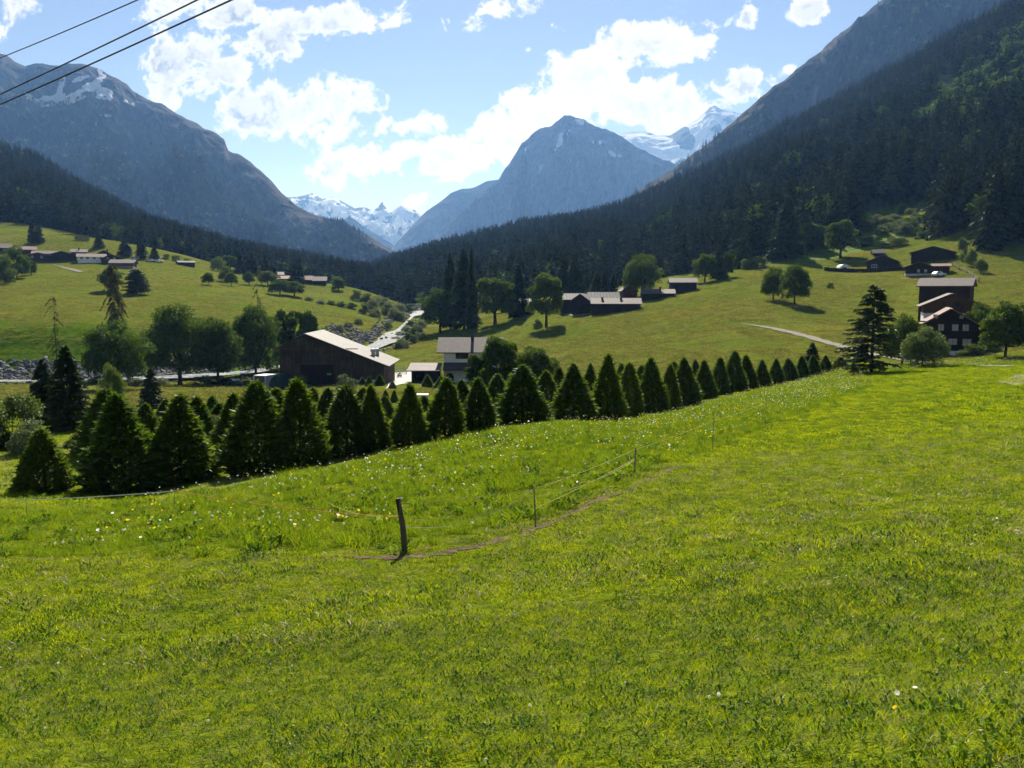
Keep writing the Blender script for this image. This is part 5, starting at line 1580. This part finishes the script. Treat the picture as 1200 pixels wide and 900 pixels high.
# ---- forest trees
FP = []
for i in range(5):
    V_, F_ = conifer_open(400 + i, 46, (0.36, 0.30, 0.42, 0.26, 0.34)[i], 0.04, 6, 0.28, spl=0.10, ragged=0.3)
    b_ = trunk_straight(0.012); nv = len(V_)
    V_ = np.concatenate([V_, np.array([tuple(v) for v in b_.V])])
    FP.append(mesh_from('forest_conifer', V_, [F_, np.array([f for f in b_.F if len(f) == 4]) + nv], M['forest']))
BPm = []
for i in range(3):
    V_, F_, C_ = broadleaf(420 + i, 900, (0.85, 1.0, 0.75)[i], 0.05, 26, 0.075)
    BPm.append(mesh_from('forest_broadleaf', V_, F_, M['leaf']))
FPO = [proto_obj('forest_conifer', m) for m in FP]
BPO = [proto_obj('forest_broadleaf', m) for m in BPm]


def sample_grid(G, T, tmax, n):
    m = int((T <= tmax).sum())
    g = G[:m]
    a = np.linalg.norm(np.cross(g[1:, :-1] - g[:-1, :-1], g[:-1, 1:] - g[:-1, :-1]), axis=-1)
    p = (a / a.sum()).ravel()
    k = rng.choice(p.size, n, p=p)
    i, j = np.unravel_index(k, a.shape)
    u, v = rng.random((n, 1)), rng.random((n, 1))
    q = (g[i, j] * (1 - u) + g[i, j + 1] * u) * (1 - v) + (g[i + 1, j] * (1 - u) + g[i + 1, j + 1] * u) * v
    return q, T[i], a.sum()


def slope_forest(G, T, spacing, hr, tmax=1.1, mask=None):
    m = int((T <= tmax).sum())
    g = G[:m]
    area = np.linalg.norm(np.cross(g[1:, :-1] - g[:-1, :-1], g[:-1, 1:] - g[:-1, :-1]), axis=-1).sum()
    n = int(area / spacing**2)
    q, t, _ = sample_grid(G, T, tmax, n)
    qx, qy = pxpy(q[:, 0], q[:, 1], q[:, 2])
    keep = (qx > -80) & (qx < 1280) & (qy > -60)
    if mask is not None: keep &= mask(qx, qy, t, q)
    q = q[keep]
    h = rng.uniform(*hr, len(q)) * (0.85 + 0.3 * vnoise(q[:, 0] / 60, q[:, 1] / 60, 3))
    return q, h


def mixed_mask(qx, qy):
    """light green broad-leaved patches on the right slope"""
    return (blob(qx, qy, 1150, 115, 75, 42, -38) + blob(qx, qy, 1195, 85, 40, 45, -20) + blob(qx, qy, 1085, 155, 26, 12, -30) + 0.5 * fbm(qx * 0.03, qy * 0.03, 2, 5) * 0.6) > 0.35


# light shrubs on the clearing above the hamlet
q, _t, _a = sample_grid(G_RF, T_RF, 0.6, 60000)
_x, _y = pxpy(q[:, 0], q[:, 1], q[:, 2])
q = q[(_x > 1004) & (_x < 1094) & (_y > 246) & (_y < 290) & (_y > 275 - 0.42 * (_x - 1000))][:46]
for k, p_ in enumerate(q):
    h_ = rng.uniform(2.2, 5.5)
    tree('shrub', ('lightbush', 'willow', 'lightbush', 'bush')[k % 4], p_, h_, h_ * rng.uniform(1.0, 1.5), 'light green shrub on the clearing above the hamlet', 'bush', 'light shrubs above the hamlet', sink=0.4)
qr, hr_ = slope_forest(G_RF, T_RF, 6.2, (17, 27), mask=lambda x, y, t, q: ~((y > 238) & (y < 300) & (x > 1000) & (x < 1092)) & ~((blob(x, y, 715, 322, 26, 14, 0) > 0) & (q[:, 1] < 560)) & ~((x > 880) & (x < 1010) & (q[:, 1] < 375)))
ql, hl_ = slope_forest(G_LF, T_LF, 6.4, (17, 26))
# trees on the flanks of the big mountains, thinning out with height
qm, hm_ = slope_forest(G_RM, T_RM, 8.5, (14, 22), 0.98, lambda x, y, t, q: rng.random(len(x)) < 1 - sstep(0.50, 0.95, t + 0.45 * fbm(q[:, 0] / 140, q[:, 2] / 90, 3, 7)))
qk, hk_ = slope_forest(G_LM, T_LM, 10, (11, 17), 0.97, lambda x, y, t, q: rng.random(len(x)) < 1.0 - sstep(0.38, 0.80, t - 0.25 * sstep(320, 400, x) + 0.60 * fbm(q[:, 0] / 160, q[:, 2] / 70, 3, 17)))
# forest on the valley floor between the slopes and a dark stand behind the hamlet
def valley(n, x0, x1, d0, d1, hr, sk=0.0):
    px = rng.uniform(x0, x1, n); D = rng.uniform(d0, d1, n)
    x = (px - 600) / FPX * D
    return np.stack([x, D, H(x, D)], -1), rng.uniform(*hr, n)
qa, ha = valley(260, 1150, 1270, 305, 350, (20, 30))
qb, hb = valley(110, 395, 505, 560, 660, (16, 24))
dk = pxpy(qa[:, 0], qa[:, 1], qa[:, 2])
q_all = np.concatenate([qr, ql, qm, qk, qa, qb]); h_all = np.concatenate([hr_, hl_, hm_, hk_, ha, hb])
qx, qy = pxpy(q_all[:, 0], q_all[:, 1], q_all[:, 2])
light = mixed_mask(qx, qy) & (q_all[:, 1] < 2700) & (qx > 1040) & (rng.random(len(qx)) < 0.8) | (rng.random(len(qx)) < 0.035 + 0.10 * sstep(0.55, 0.7, vnoise(q_all[:, 0] / 45, q_all[:, 2] / 30, 8)))
dark = ~light
# the largest of them stand as trees of their own
size = h_all / q_all[:, 1] * dark * (qx > -20) * (qx < 1215)
order = np.argsort(-size)
single = order[:210]
rest = np.ones(len(q_all), bool); rest[single] = False
for k in single:
    o = link('forest_spruce', FP[int(k) % 5])
    o.location = (q_all[k, 0], q_all[k, 1], q_all[k, 2] - 0.5)
    o.scale = (h_all[k] * 0.98,) * 2 + (h_all[k],)
    o.rotation_euler = (0, 0, float(k) * 1.7 % 6.28)
    if qx[k] > 760: tag(o, 'tall dark spruce crowded at the lower edge of the right hillside forest', 'spruce', 'spruces at the edge of the right forest')
    elif qx[k] > 395: tag(o, 'dark spruce at the foot of the forest in the middle of the valley', 'spruce', 'spruces at the edge of the middle forest')
    else: tag(o, 'dark spruce at the lower edge of the left hillside forest', 'spruce', 'spruces at the edge of the left forest')
f = rest & dark
n = int(f.sum()); s = h_all[f]
w = rng.uniform(0.85, 1.2, n) * s
scatter('forest', q_all[f] - [0, 0, 0.6], rotz(n), np.stack([w, w, s], -1), FPO)
f = rest & light
n = int(f.sum()); s = h_all[f] * 0.62
w = rng.uniform(0.95, 1.35, n) * s
scatter('broadleaf_wood', q_all[f] - [0, 0, 0.6], rotz(n), np.stack([w, w, s], -1), BPO)
print('forest', int((rest & dark).sum()), int((rest & light).sum()))

# ---- river boulders
def rock(seed):
    g = np.random.default_rng(seed)
    import bmesh
    bm = bmesh.new(); bmesh.ops.create_icosphere(bm, subdivisions=2, radius=0.5)
    pl = norm(g.normal(size=(9, 3))); dd = g.uniform(0.26, 0.42, 9)
    for v in bm.verts:
        c = np.array(v.co)
        for p, d in zip(pl, dd):
            e = c @ p - d
            if e > 0: c = c - p * e
        v.co = c * np.array([1.3, 1.0, 0.8])
    me = bpy.data.meshes.new('boulder'); bm.to_mesh(me); bm.free(); me.materials.append(M['rock'])
    return me
RO = [proto_obj('boulder', rock(i)) for i in range(4)]
c_ = []
def bank(i0, i1, off0, off1, n):
    i = rng.integers(i0, i1, n); o = rng.uniform(off0, off1, n)
    p = RIV[i] + nrm[i] * o[:, None] + rng.normal(0, 0.6, (n, 2))
    c_.append(np.stack([p[:, 0], p[:, 1], H(p[:, 0], p[:, 1])], -1))
ti = lambda k: int(k / (len(riv) - 1) * 149)
bank(0, ti(5), 5.0, 21, 3600); bank(ti(5), ti(10), 5, 20, 1500); bank(0, 149, -7.5, -4.6, 500); bank(ti(8), 149, 4.5, 9, 700); bank(0, 149, -5.0, 5.0, 220)
c_ = np.concatenate(c_); n = len(c_)
s = np.exp(rng.normal(-0.45, 0.42, n)).clip(0.25, 1.7)
scatter('river_boulders', c_ + np.array([0, 0, 1]) * (s * 0.12)[:, None], rotz(n, 0.5), np.stack([s, s, s], -1), RO)

# ------------------------------------------------------------------ grass
def blades(seed, n, rad, hr, wd, lean=0.45, mat='grass', curl=0.35, seg=2):
    g = np.random.default_rng(seed)
    a = g.random(n) * 6.283; r = rad * np.sqrt(g.random(n))
    B = np.stack([r * np.cos(a), r * np.sin(a), np.full(n, -0.01)], -1)
    d = np.stack([g.normal(0, lean, n), g.normal(0, lean, n), np.ones(n)], -1); d = norm(d)
    L = g.uniform(*hr, n)[:, None]
    az = g.random(n) * 6.283
    s = np.stack([np.cos(az), np.sin(az), 0 * az], -1) * (wd * g.uniform(0.7, 1.3, n))[:, None] * 0.5
    o = np.stack([d[:, 0], d[:, 1], 0 * az], -1); o = norm(o + 1e-6)
    m1 = B + d * L * 0.5 + o * L * curl * 0.10
    tip = B + d * L * 0.95 + o * L * curl * 0.5; tip[:, 2] -= L[:, 0] * curl * 0.18
    V = np.stack([B - s, B + s, m1 + s * 0.85, m1 - s * 0.85, tip], 1).reshape(-1, 3)
    I = np.arange(n)[:, None] * 5
    return mesh_from('grass_clump', V, [I + [0, 1, 2, 3], I + [3, 2, 4]], M[mat])


def leaves(seed, n, rad, L, W, mat='weed', rise=0.55):
    g = np.random.default_rng(seed)
    V = []; F4 = []; F3 = []
    for k in range(n):
        a = g.random() * 6.283; r = rad * math.sqrt(g.random()); a2 = g.random() * 6.283
        b = np.array([r * math.cos(a2), r * math.sin(a2), 0.0])
        o = np.array([math.cos(a), math.sin(a), 0]); s = np.array([-o[1], o[0], g.normal(0, .4)])
        l = L * g.uniform(0.5, 1.25); w = W * g.uniform(0.6, 1.2); up = g.uniform(0.25, rise + 0.5)
        p1 = b + o * l * 0.30 + np.array([0, 0, l * up * 0.55]); p2 = b + o * l * 0.65 + np.array([0, 0, l * up * 0.9]); p3 = b + o * l * 0.95 + np.array([0, 0, l * up * 0.85])
        i = len(V)
        V += [b, p1 + s * w * 0.4, p1 - s * w * 0.4, p2 + s * w * 0.45, p2 - s * w * 0.45, p3]
        F3 += [(i, i + 2, i + 1), (i + 3, i + 4, i + 5)]; F4.append((i + 1, i + 2, i + 4, i + 3))
    return mesh_from('leafy_weed', np.array(V), [np.array(F4), np.array(F3)], M[mat])


def field_points(n, d0, d1, margin=0.80, power=1.0):
    D = (d0**(2) + (d1**2 - d0**2) * rng.random(n))**0.5
    x = (rng.random(n) * 2 - 1) * margin * (D + 0.8)
    return x, D


# distance (in the ground plane) to the trodden path
def path_dist(x, y):
    d = np.full(len(x), 1e9)
    for p in DIRT[::3]:
        d = np.minimum(d, (x - p[0])**2 + (y - p[1])**2)
    return np.sqrt(d)


# the tall flowering strip lies between the fence line and the plantation
_fl = np.array([[PO[k][0][0], PO[k][0][1]] for k in ('a', 'b', 'c', 'd', 'e', 'f')])
_fl = np.concatenate([[[-9, 17.6]], [[-4.8, 17.6]], _fl, [[42, 105]]])
def strip_mask(x, y):
    yl = np.interp(x, _fl[:, 0], _fl[:, 1])
    return y > yl + 0.15
_far = np.array([[-60, 24], [-16, 27], [-11.5, 36], [-9, 43], [-2, 48], [3, 53], [10, 66], [20, 82], [42, 118], [60, 125]])
def inside_far(x, y):
    return y < np.interp(x, _far[:, 0], _far[:, 1])


GP1 = [proto_obj('grass_clump', blades(500 + i, 44, 0.085, (0.030, 0.085), 0.0038, 0.65)) for i in range(5)] + [proto_obj('grass_clump', blades(506, 16, 0.07, (0.05, 0.12), 0.003, 0.9, 'straw')), proto_obj('leafy_weed', leaves(507, 10, 0.05, 0.075, 0.013)), proto_obj('leafy_weed', leaves(508, 16, 0.08, 0.05, 0.016, 'weed', 0.3))]
P1 = np.array([5.2, 5.2, 5.2, 5.2, 5.2, 0.6, 1.0, 1.4]); P1 /= P1.sum()
GP2 = [proto_obj('grass_clump', blades(520 + i, 110, 0.22, (0.03, 0.090), 0.007, 0.65)) for i in range(4)] + [proto_obj('grass_clump', blades(526, 30, 0.2, (0.06, 0.15), 0.008, 0.8, 'straw')), proto_obj('leafy_weed', leaves(527, 40, 0.24, 0.07, 0.020))]
P2 = np.array([5, 5, 5, 5, 0.4, 1.9]); P2 /= P2.sum()
GP3 = [proto_obj('grass_clump', blades(540 + i, 120, 0.55, (0.05, 0.14), 0.022, 0.6)) for i in range(4)] + [proto_obj('leafy_weed', leaves(547, 60, 0.6, 0.13, 0.045))]
P3 = np.array([5, 5, 5, 5, 2.0]); P3 /= P3.sum()


def clump_scale(x, y, seed):
    return 0.58 + 0.62 * vnoise(x * 0.8, y * 0.8, seed) * (0.55 + 0.9 * vnoise(x * 0.17 + 5, y * 0.17, seed + 3))


def lay(name, x, y, protos, prob, smul=1.0, tilt=0.12, thin=True):
    if thin:
        pd = path_dist(x, y)
        k = rng.random(len(x)) < sstep(0.04, 0.28, pd + 0.08 * fbm(x * 3, y * 3, 2, 5)) 
        x, y = x[k], y[k]
    n = len(x)
    s = clump_scale(x, y, 31) * smul * rng.uniform(0.8, 1.25, n)
    idx = rng.choice(len(protos), n, p=prob)
    return scatter(name, np.stack([x, y, H(x, y)], -1), rotz(n, tilt), np.stack([s, s, s], -1), protos, idx=idx)


x, y = field_points(27000, 2.4, 10.5); lay('meadow_grass', x, y, GP1, P1)
x, y = field_points(27000, 9.5, 34)
k = ~strip_mask(x, y); lay('meadow_grass', x[k], y[k], GP2, P2)
x, y = field_points(44000, 30, 122)
k = ~strip_mask(x, y) & inside_far(x, y + 6) | ((x < -14) & (y < 70)); lay('meadow_grass', x[k], y[k], GP3, P3, 0.9)
# tall strip
TG = [proto_obj('grass_clump', blades(560 + i, 52, 0.20, (0.16, 0.50), 0.010, 0.38, 'tallgrass', 0.5)) for i in range(4)] + [proto_obj('leafy_weed', leaves(566, 26, 0.25, 0.24, 0.05))]
PT = np.array([5, 5, 5, 5, 2.2]); PT /= PT.sum()
x, y = field_points(72000, 16, 125)
k = strip_mask(x, y) & inside_far(x, y) & (x > -15 - 0.2 * y + 3 * rng.random(len(x)))
lay('tall_grass', x[k], y[k], TG, PT, 0.95, 0.12, False)
# tufts on the trodden edge and rough clumps in the lawn
x, y = field_points(240, 6, 60); k = ~strip_mask(x, y); lay('rough_tufts', x[k], y[k], TG, PT, 0.42)
# dark leafy rosettes (docks and thistles) in loose groups
WD = [proto_obj('leafy_weed', leaves(580 + i, 16, 0.10, 0.16, 0.05, 'dock', 0.5)) for i in range(3)]
cx = []; cy = []
for px, py, D in ((388, 650, 17), (310, 716, 12.5), (1005, 558, 23), (490, 800, 7.3), (640, 660, 14), (520, 690, 12.5), (730, 770, 8), (880, 690, 11), (980, 740, 9), (1090, 650, 13), (1150, 780, 7), (60, 760, 9.5), (30, 800, 8), (240, 640, 18), (420, 740, 10.5), (800, 610, 17.5), (690, 640, 16), (940, 600, 19), (1120, 560, 22), (350, 860, 6), (860, 840, 5.6), (590, 850, 5.6)):
    g_ = gp(px, py, D); n_ = int(rng.integers(3, 9))
    cx.append(g_[0] + rng.normal(0, 0.028 * D, n_)); cy.append(g_[1] + rng.normal(0, 0.028 * D, n_))
cx = np.concatenate(cx); cy = np.concatenate(cy)
lay('leafy_weeds', cx, cy, WD, np.ones(3) / 3, 0.42)

# hay on the far meadows: coarse tufts, thick in some places and thin in others
HY = [proto_obj('hay_tuft', blades(590 + i, 70, 0.9, (0.10, 0.34), 0.055, 0.55, 'hay', 0.4)) for i in range(4)]
n_ = 90000
D_ = np.exp(rng.uniform(math.log(112), math.log(520), n_)) ; px_ = rng.uniform(-40, 1240, n_)
x = (px_ - 600) / FPX * D_; y = D_
k = (vnoise(x / 5.5, y / 9.0, 91) * 0.5 + vnoise(x / 1.7, y / 2.6, 92) * 0.3 + vnoise(x / 22, y / 40, 93) * 0.35) > 0.50
k &= ~((D_ > 340) & (px_ > 380) & (px_ < 1200)) & ~((D_ > 330) & (px_ >= 1000))
for c, w in LANES:
    for p_ in c[::2]:
        k &= (x - p_[0])**2 + (y - p_[1])**2 > (w * 0.5 + 1.4)**2
for p_ in RIV[::2]:
    k &= (x - p_[0])**2 + (y - p_[1])**2 > 7.5**2
k &= ~((px_ < 480) & (D_ > 196) & (D_ < 222))
x, y = x[k], y[k]; n_ = len(x)
s_ = rng.uniform(0.7, 1.3, n_)
scatter('hay_meadow', np.stack([x, y, H(x, y)], -1), rotz(n_, 0.1), np.stack([s_, s_, s_ * 0.9], -1), HY)

# ---- flowers
def flower(seed, kind):
    g = np.random.default_rng(seed)
    b = MB()
    if kind == 'puff':
        b.lathe([(0.006, -0.018), (0.017, -0.008), (0.020, 0.0), (0.015, 0.011), (0.004, 0.018)], 8)
        return b.mesh('seed_head', M['petal_white'])
    r = 0.020 if kind == 'yellow' else 0.024
    n = 7
    for k in range(n):
        a = k * 6.283 / n; a2 = a + 6.283 / n * 0.85
        b.add([(0, 0, 0.002), (r * math.cos(a), r * math.sin(a), 0.007), (r * 1.1 * math.cos((a + a2) / 2), r * 1.1 * math.sin((a + a2) / 2), 0.009), (r * math.cos(a2), r * math.sin(a2), 0.007)], [(0, 1, 2, 3)])
    return b.mesh('flower', M['petal_yellow' if kind == 'yellow' else 'petal_white'])
FW = [proto_obj('flower', flower(1, 'white')), proto_obj('seed_head', flower(2, 'puff'))]
FY = [proto_obj('flower', flower(3, 'yellow'))]
def flowers(name, x, y, protos, hgt, s0, s1):
    n = len(x)
    s = rng.uniform(s0, s1, n)
    z = H(x, y) + hgt * rng.uniform(0.5, 1.05, n)
    scatter(name, np.stack([x, y, z], -1), rotz(n, 0.7), np.stack([s, s, s], -1), protos)
x, y = field_points(26000, 17, 120)
k = strip_mask(x, y) & inside_far(x, y) & (x > -5 - 0.25 * y) & (vnoise(x * 0.5, y * 0.3, 71) * 0.6 + 0.4 * vnoise(x * 1.7, y * 1.7, 72) + 0.14 * sstep(30, 70, y) > 0.52)
flowers('white_wildflowers', x[k], y[k], FW, 0.56, 0.75, 1.7)
x, y = field_points(24000, 17, 120)
k = strip_mask(x, y) & inside_far(x, y) & (x > -5 - 0.25 * y) & (vnoise(x * 0.35 + 9, y * 0.3, 81) * 0.7 + 0.3 * vnoise(x * 1.9, y * 1.9, 82) > 0.55)
_yl = np.interp(x, _fl[:, 0], _fl[:, 1])
k |= strip_mask(x, y) & inside_far(x, y) & (x > 1.5) & (y - _yl < 0.12 * y * vnoise(x * 0.6, y * 0.3, 85)) & (rng.random(len(x)) < 0.75)
flowers('yellow_wildflowers', x[k], y[k], FY, 0.56, 1.0, 1.9)
x, y = field_points(420, 3, 34); k = ~strip_mask(x, y)
flowers('buttercups', x[k], y[k], FY, 0.10, 0.35, 0.7)
x, y = field_points(700, 3, 34); k = ~strip_mask(x, y)
flowers('daisies', x[k], y[k], FW, 0.08, 0.3, 0.6)
# ------------------------------------------------------------------ sky, sun, air, camera
SUN_EL, SUN_AZ = 37.0, -1.0     # azimuth measured from the view direction, positive to the right
world = bpy.data.worlds.new('World'); scene.world = world; world.use_nodes = True
t = NT(world.node_tree); t.n.clear()
wo = t.node('ShaderNodeOutputWorld'); bg = t.node('ShaderNodeBackground')
sky = t.node('ShaderNodeTexSky', sky_type='NISHITA'); sky.sun_disc = False
sky.sun_elevation = R(SUN_EL); sky.sun_rotation = R(SUN_AZ); sky.altitude = 1300; sky.dust_density = 0.3; sky.ozone_density = 1.6; sky.air_density = 1.0
co = t.node('ShaderNodeTexCoord').outputs['Generated']
sp = t.node('ShaderNodeSeparateXYZ'); t.l.new(co, sp.inputs[0])
yy = t.math('MAXIMUM', sp.outputs[1], 0.02)
U = t.math('DIVIDE', sp.outputs[0], yy); Vv = t.math('DIVIDE', sp.outputs[2], yy)
# cloud banks: where they stand in the sky (centre, radii, tilt)
CB = [(235, 72, 78, 52, -8, 1.0), (300, 52, 75, 34, -12, 1.0), (390, 22, 95, 26, -6, .95), (255, 10, 90, 22, 0, .9), (205, 98, 42, 22, 0, .8),
      (330, 132, 95, 48, 4, 1.05), (405, 122, 62, 42, 10, .9), (470, 150, 75, 20, -12, .8), (440, 192, 105, 22, -14, .95), (380, 204, 40, 11, 0, .8),
      (535, 188, 80, 30, -18, 1.05), (610, 150, 88, 44, -26, 1.1), (680, 92, 84, 48, -34, 1.1), (765, 45, 80, 38, -16, 1.05), (720, 130, 70, 36, -10, .9),
      (780, 120, 100, 42, -4, 1.1), (860, 105, 60, 26, -8, .9), (866, 25, 24, 15, -15, .8), (940, 10, 34, 24, 0, .85), (590, 10, 70, 22, -15, .62), (545, 30, 30, 22, 0, .62),
      (604, 64, 20, 12, 0, .6), (658, 27, 15, 8, 0, .7), (918, 88, 22, 9, -15, .62), (10, 8, 40, 24, -10, .85), (495, 240, 34, 11, -25, .8), (440, 240, 22, 7, 0, .6),
      (1500, 60, 260, 60, 5, 1.0), (-330, 80, 240, 70, 0, 1.0), (-60, -190, 260, 70, -15, 1.0), (560, -260, 330, 80, 8, 1.0), (1050, -330, 260, 90, 0, 1.0)]
vec = t.node('ShaderNodeCombineXYZ'); t.l.new(U, vec.inputs[0]); t.l.new(Vv, vec.inputs[1])
# a slow warp makes the banks' outlines irregular
nz = t.node('ShaderNodeTexNoise'); t.l.new(vec.outputs[0], nz.inputs['Vector']); nz.inputs['Scale'].default_value = 9.0; nz.inputs['Detail'].default_value = 3
wv_ = t.node('ShaderNodeVectorMath', operation='SUBTRACT'); t.l.new(nz.outputs['Color'], wv_.inputs[0]); wv_.inputs[1].default_value = (0.5, 0.5, 0.5)
ws = t.node('ShaderNodeVectorMath', operation='SCALE'); t.l.new(wv_.outputs[0], ws.inputs[0]); ws.inputs['Scale'].default_value = 0.055
wa = t.node('ShaderNodeVectorMath', operation='ADD'); t.l.new(vec.outputs[0], wa.inputs[0]); t.l.new(ws.outputs[0], wa.inputs[1])
wsep = t.node('ShaderNodeSeparateXYZ'); t.l.new(wa.outputs[0], wsep.inputs[0])


def bank_mask(du, dv):
    tot = None
    for (cx, cy, rx, ry, rot, st) in CB:
        w = P(cx, cy, 1.0)
        c, s = math.cos(R(-rot)), math.sin(R(-rot))
        a = t.math('SUBTRACT', wsep.outputs[0], float(w[0]) - du); b = t.math('SUBTRACT', wsep.outputs[1], float(w[2]) - dv)
        rx_, ry_ = rx / FPX * 1.18, ry / FPX * 1.18
        p = t.math('MULTIPLY_ADD', a, c / rx_, t.math('MULTIPLY', b, s / rx_))
        q = t.math('MULTIPLY_ADD', a, -s / ry_, t.math('MULTIPLY', b, c / ry_))
        d = t.math('MULTIPLY_ADD', p, p, t.math('MULTIPLY', q, q))
        f = t.math('MAXIMUM', t.math('MULTIPLY_ADD', d, -st, st), 0.0)
        tot = f if tot is None else t.math('SMOOTH_MAX', tot, f, 0.25) if False else t.math('MAXIMUM', tot, f)
    return tot


n1 = t.noise(vec.outputs[0], 22.0, 10, 0.66, 0.25)
n2 = t.noise(vec.outputs[0], 6.0, 4, 0.5)
dens = t.math('ADD', t.math('MULTIPLY', bank_mask(0, 0), 0.95), t.math('MULTIPLY_ADD', n1, 3.2, -1.82))
cov = t.ramp(dens, 0.20, 0.55)
# thick cloud seen against the light is grey in the middle and white at the rim
thick = t.ramp(dens, 0.38, 0.80)
vs = t.node('ShaderNodeVectorMath', operation='ADD'); t.l.new(vec.outputs[0], vs.inputs[0]); vs.inputs[1].default_value = (0.004, 0.014, 0)
n1b = t.noise(vs.outputs[0], 22.0, 10, 0.66, 0.25)
rel = t.ramp(t.math('SUBTRACT', n1b, n1), -0.06, 0.10)
glow = t.ramp(t.math('ABSOLUTE', t.math('SUBTRACT', U, 0.02)), 0.05, 0.42)     # nearer the sun the cloud is brighter
grey = t.math('MULTIPLY', t.math('MULTIPLY', thick, t.math('MULTIPLY_ADD', rel, 0.70, 0.42)), t.math('MULTIPLY_ADD', glow, 0.74, 0.34))
ccol = t.mix(grey, (11.2, 11.1, 11.0), (4.0, 4.4, 5.1))
hs = t.node('ShaderNodeHueSaturation'); hs.inputs['Saturation'].default_value = 0.98; hs.inputs['Hue'].default_value = 0.512; t.l.new(sky.outputs[0], hs.inputs['Color'])
skyc = hs.outputs[0]
CLOUD_SKY = t.mix(cov, skyc, ccol)
t.l.new(CLOUD_SKY, bg.inputs[0]); bg.inputs[1].default_value = 0.05
t.l.new(bg.outputs[0], wo.inputs[0])

sl = bpy.data.lights.new('sun', 'SUN'); sl.energy = 5.0; sl.angle = R(0.53); sl.color = (1.0, 0.95, 0.86)
so = bpy.data.objects.new('sun', sl); COL.objects.link(so)
sv = Vector((math.sin(R(SUN_AZ)) * math.cos(R(SUN_EL)), math.cos(R(SUN_AZ)) * math.cos(R(SUN_EL)), math.sin(R(SUN_EL))))
so.rotation_euler = sv.to_track_quat('Z', 'Y').to_euler()
so.location = (0, 0, 200)

# the air: one closed box of even, thin haze round everything
HAZE = 6.8e-5
hb = MB().box(-7600, 9000, -150, 14500, -140, 1560)
hm = bpy.data.materials.new('valley_air'); hm.use_nodes = True; hm.node_tree.nodes.clear()
ht = NT(hm.node_tree)
ho = ht.node('ShaderNodeOutputMaterial'); pv = ht.node('ShaderNodeVolumePrincipled')
pv.inputs['Color'].default_value = (0.22, 0.46, 1.0, 1); pv.inputs['Density'].default_value = HAZE; pv.inputs['Absorption Color'].default_value = (1, 1, 1, 1); pv.inputs['Anisotropy'].default_value = 0.35
ht.l.new(pv.outputs[0], ho.inputs['Volume'])
tag(hb.build('haze', hm), kind='stuff')

cam = bpy.data.cameras.new('camera'); cam.sensor_width = 36.0; cam.lens = 36.0 * FPX / 1200.0
cam.clip_start = 0.1; cam.clip_end = 40000
cobj = bpy.data.objects.new('camera', cam); COL.objects.link(cobj)
cobj.location = (0, 0, 0); cobj.rotation_euler = (math.pi / 2 - PITCH, 0, 0)
scene.camera = cobj

scene.render.engine = 'CYCLES'
scene.cycles.use_denoising = True
scene.cycles.use_adaptive_sampling = True
scene.cycles.adaptive_threshold = 0.015
scene.cycles.max_bounces = 6
scene.cycles.diffuse_bounces = 3; scene.cycles.glossy_bounces = 2; scene.cycles.transmission_bounces = 3; scene.cycles.transparent_max_bounces = 8
scene.cycles.volume_bounces = 0
scene.cycles.sample_clamp_indirect = 4.0
scene.view_settings.view_transform = 'Standard'
scene.view_settings.look = 'None'
scene.view_settings.exposure = 0.85
scene.view_settings.gamma = 1.0
scene.view_settings.use_curve_mapping = False
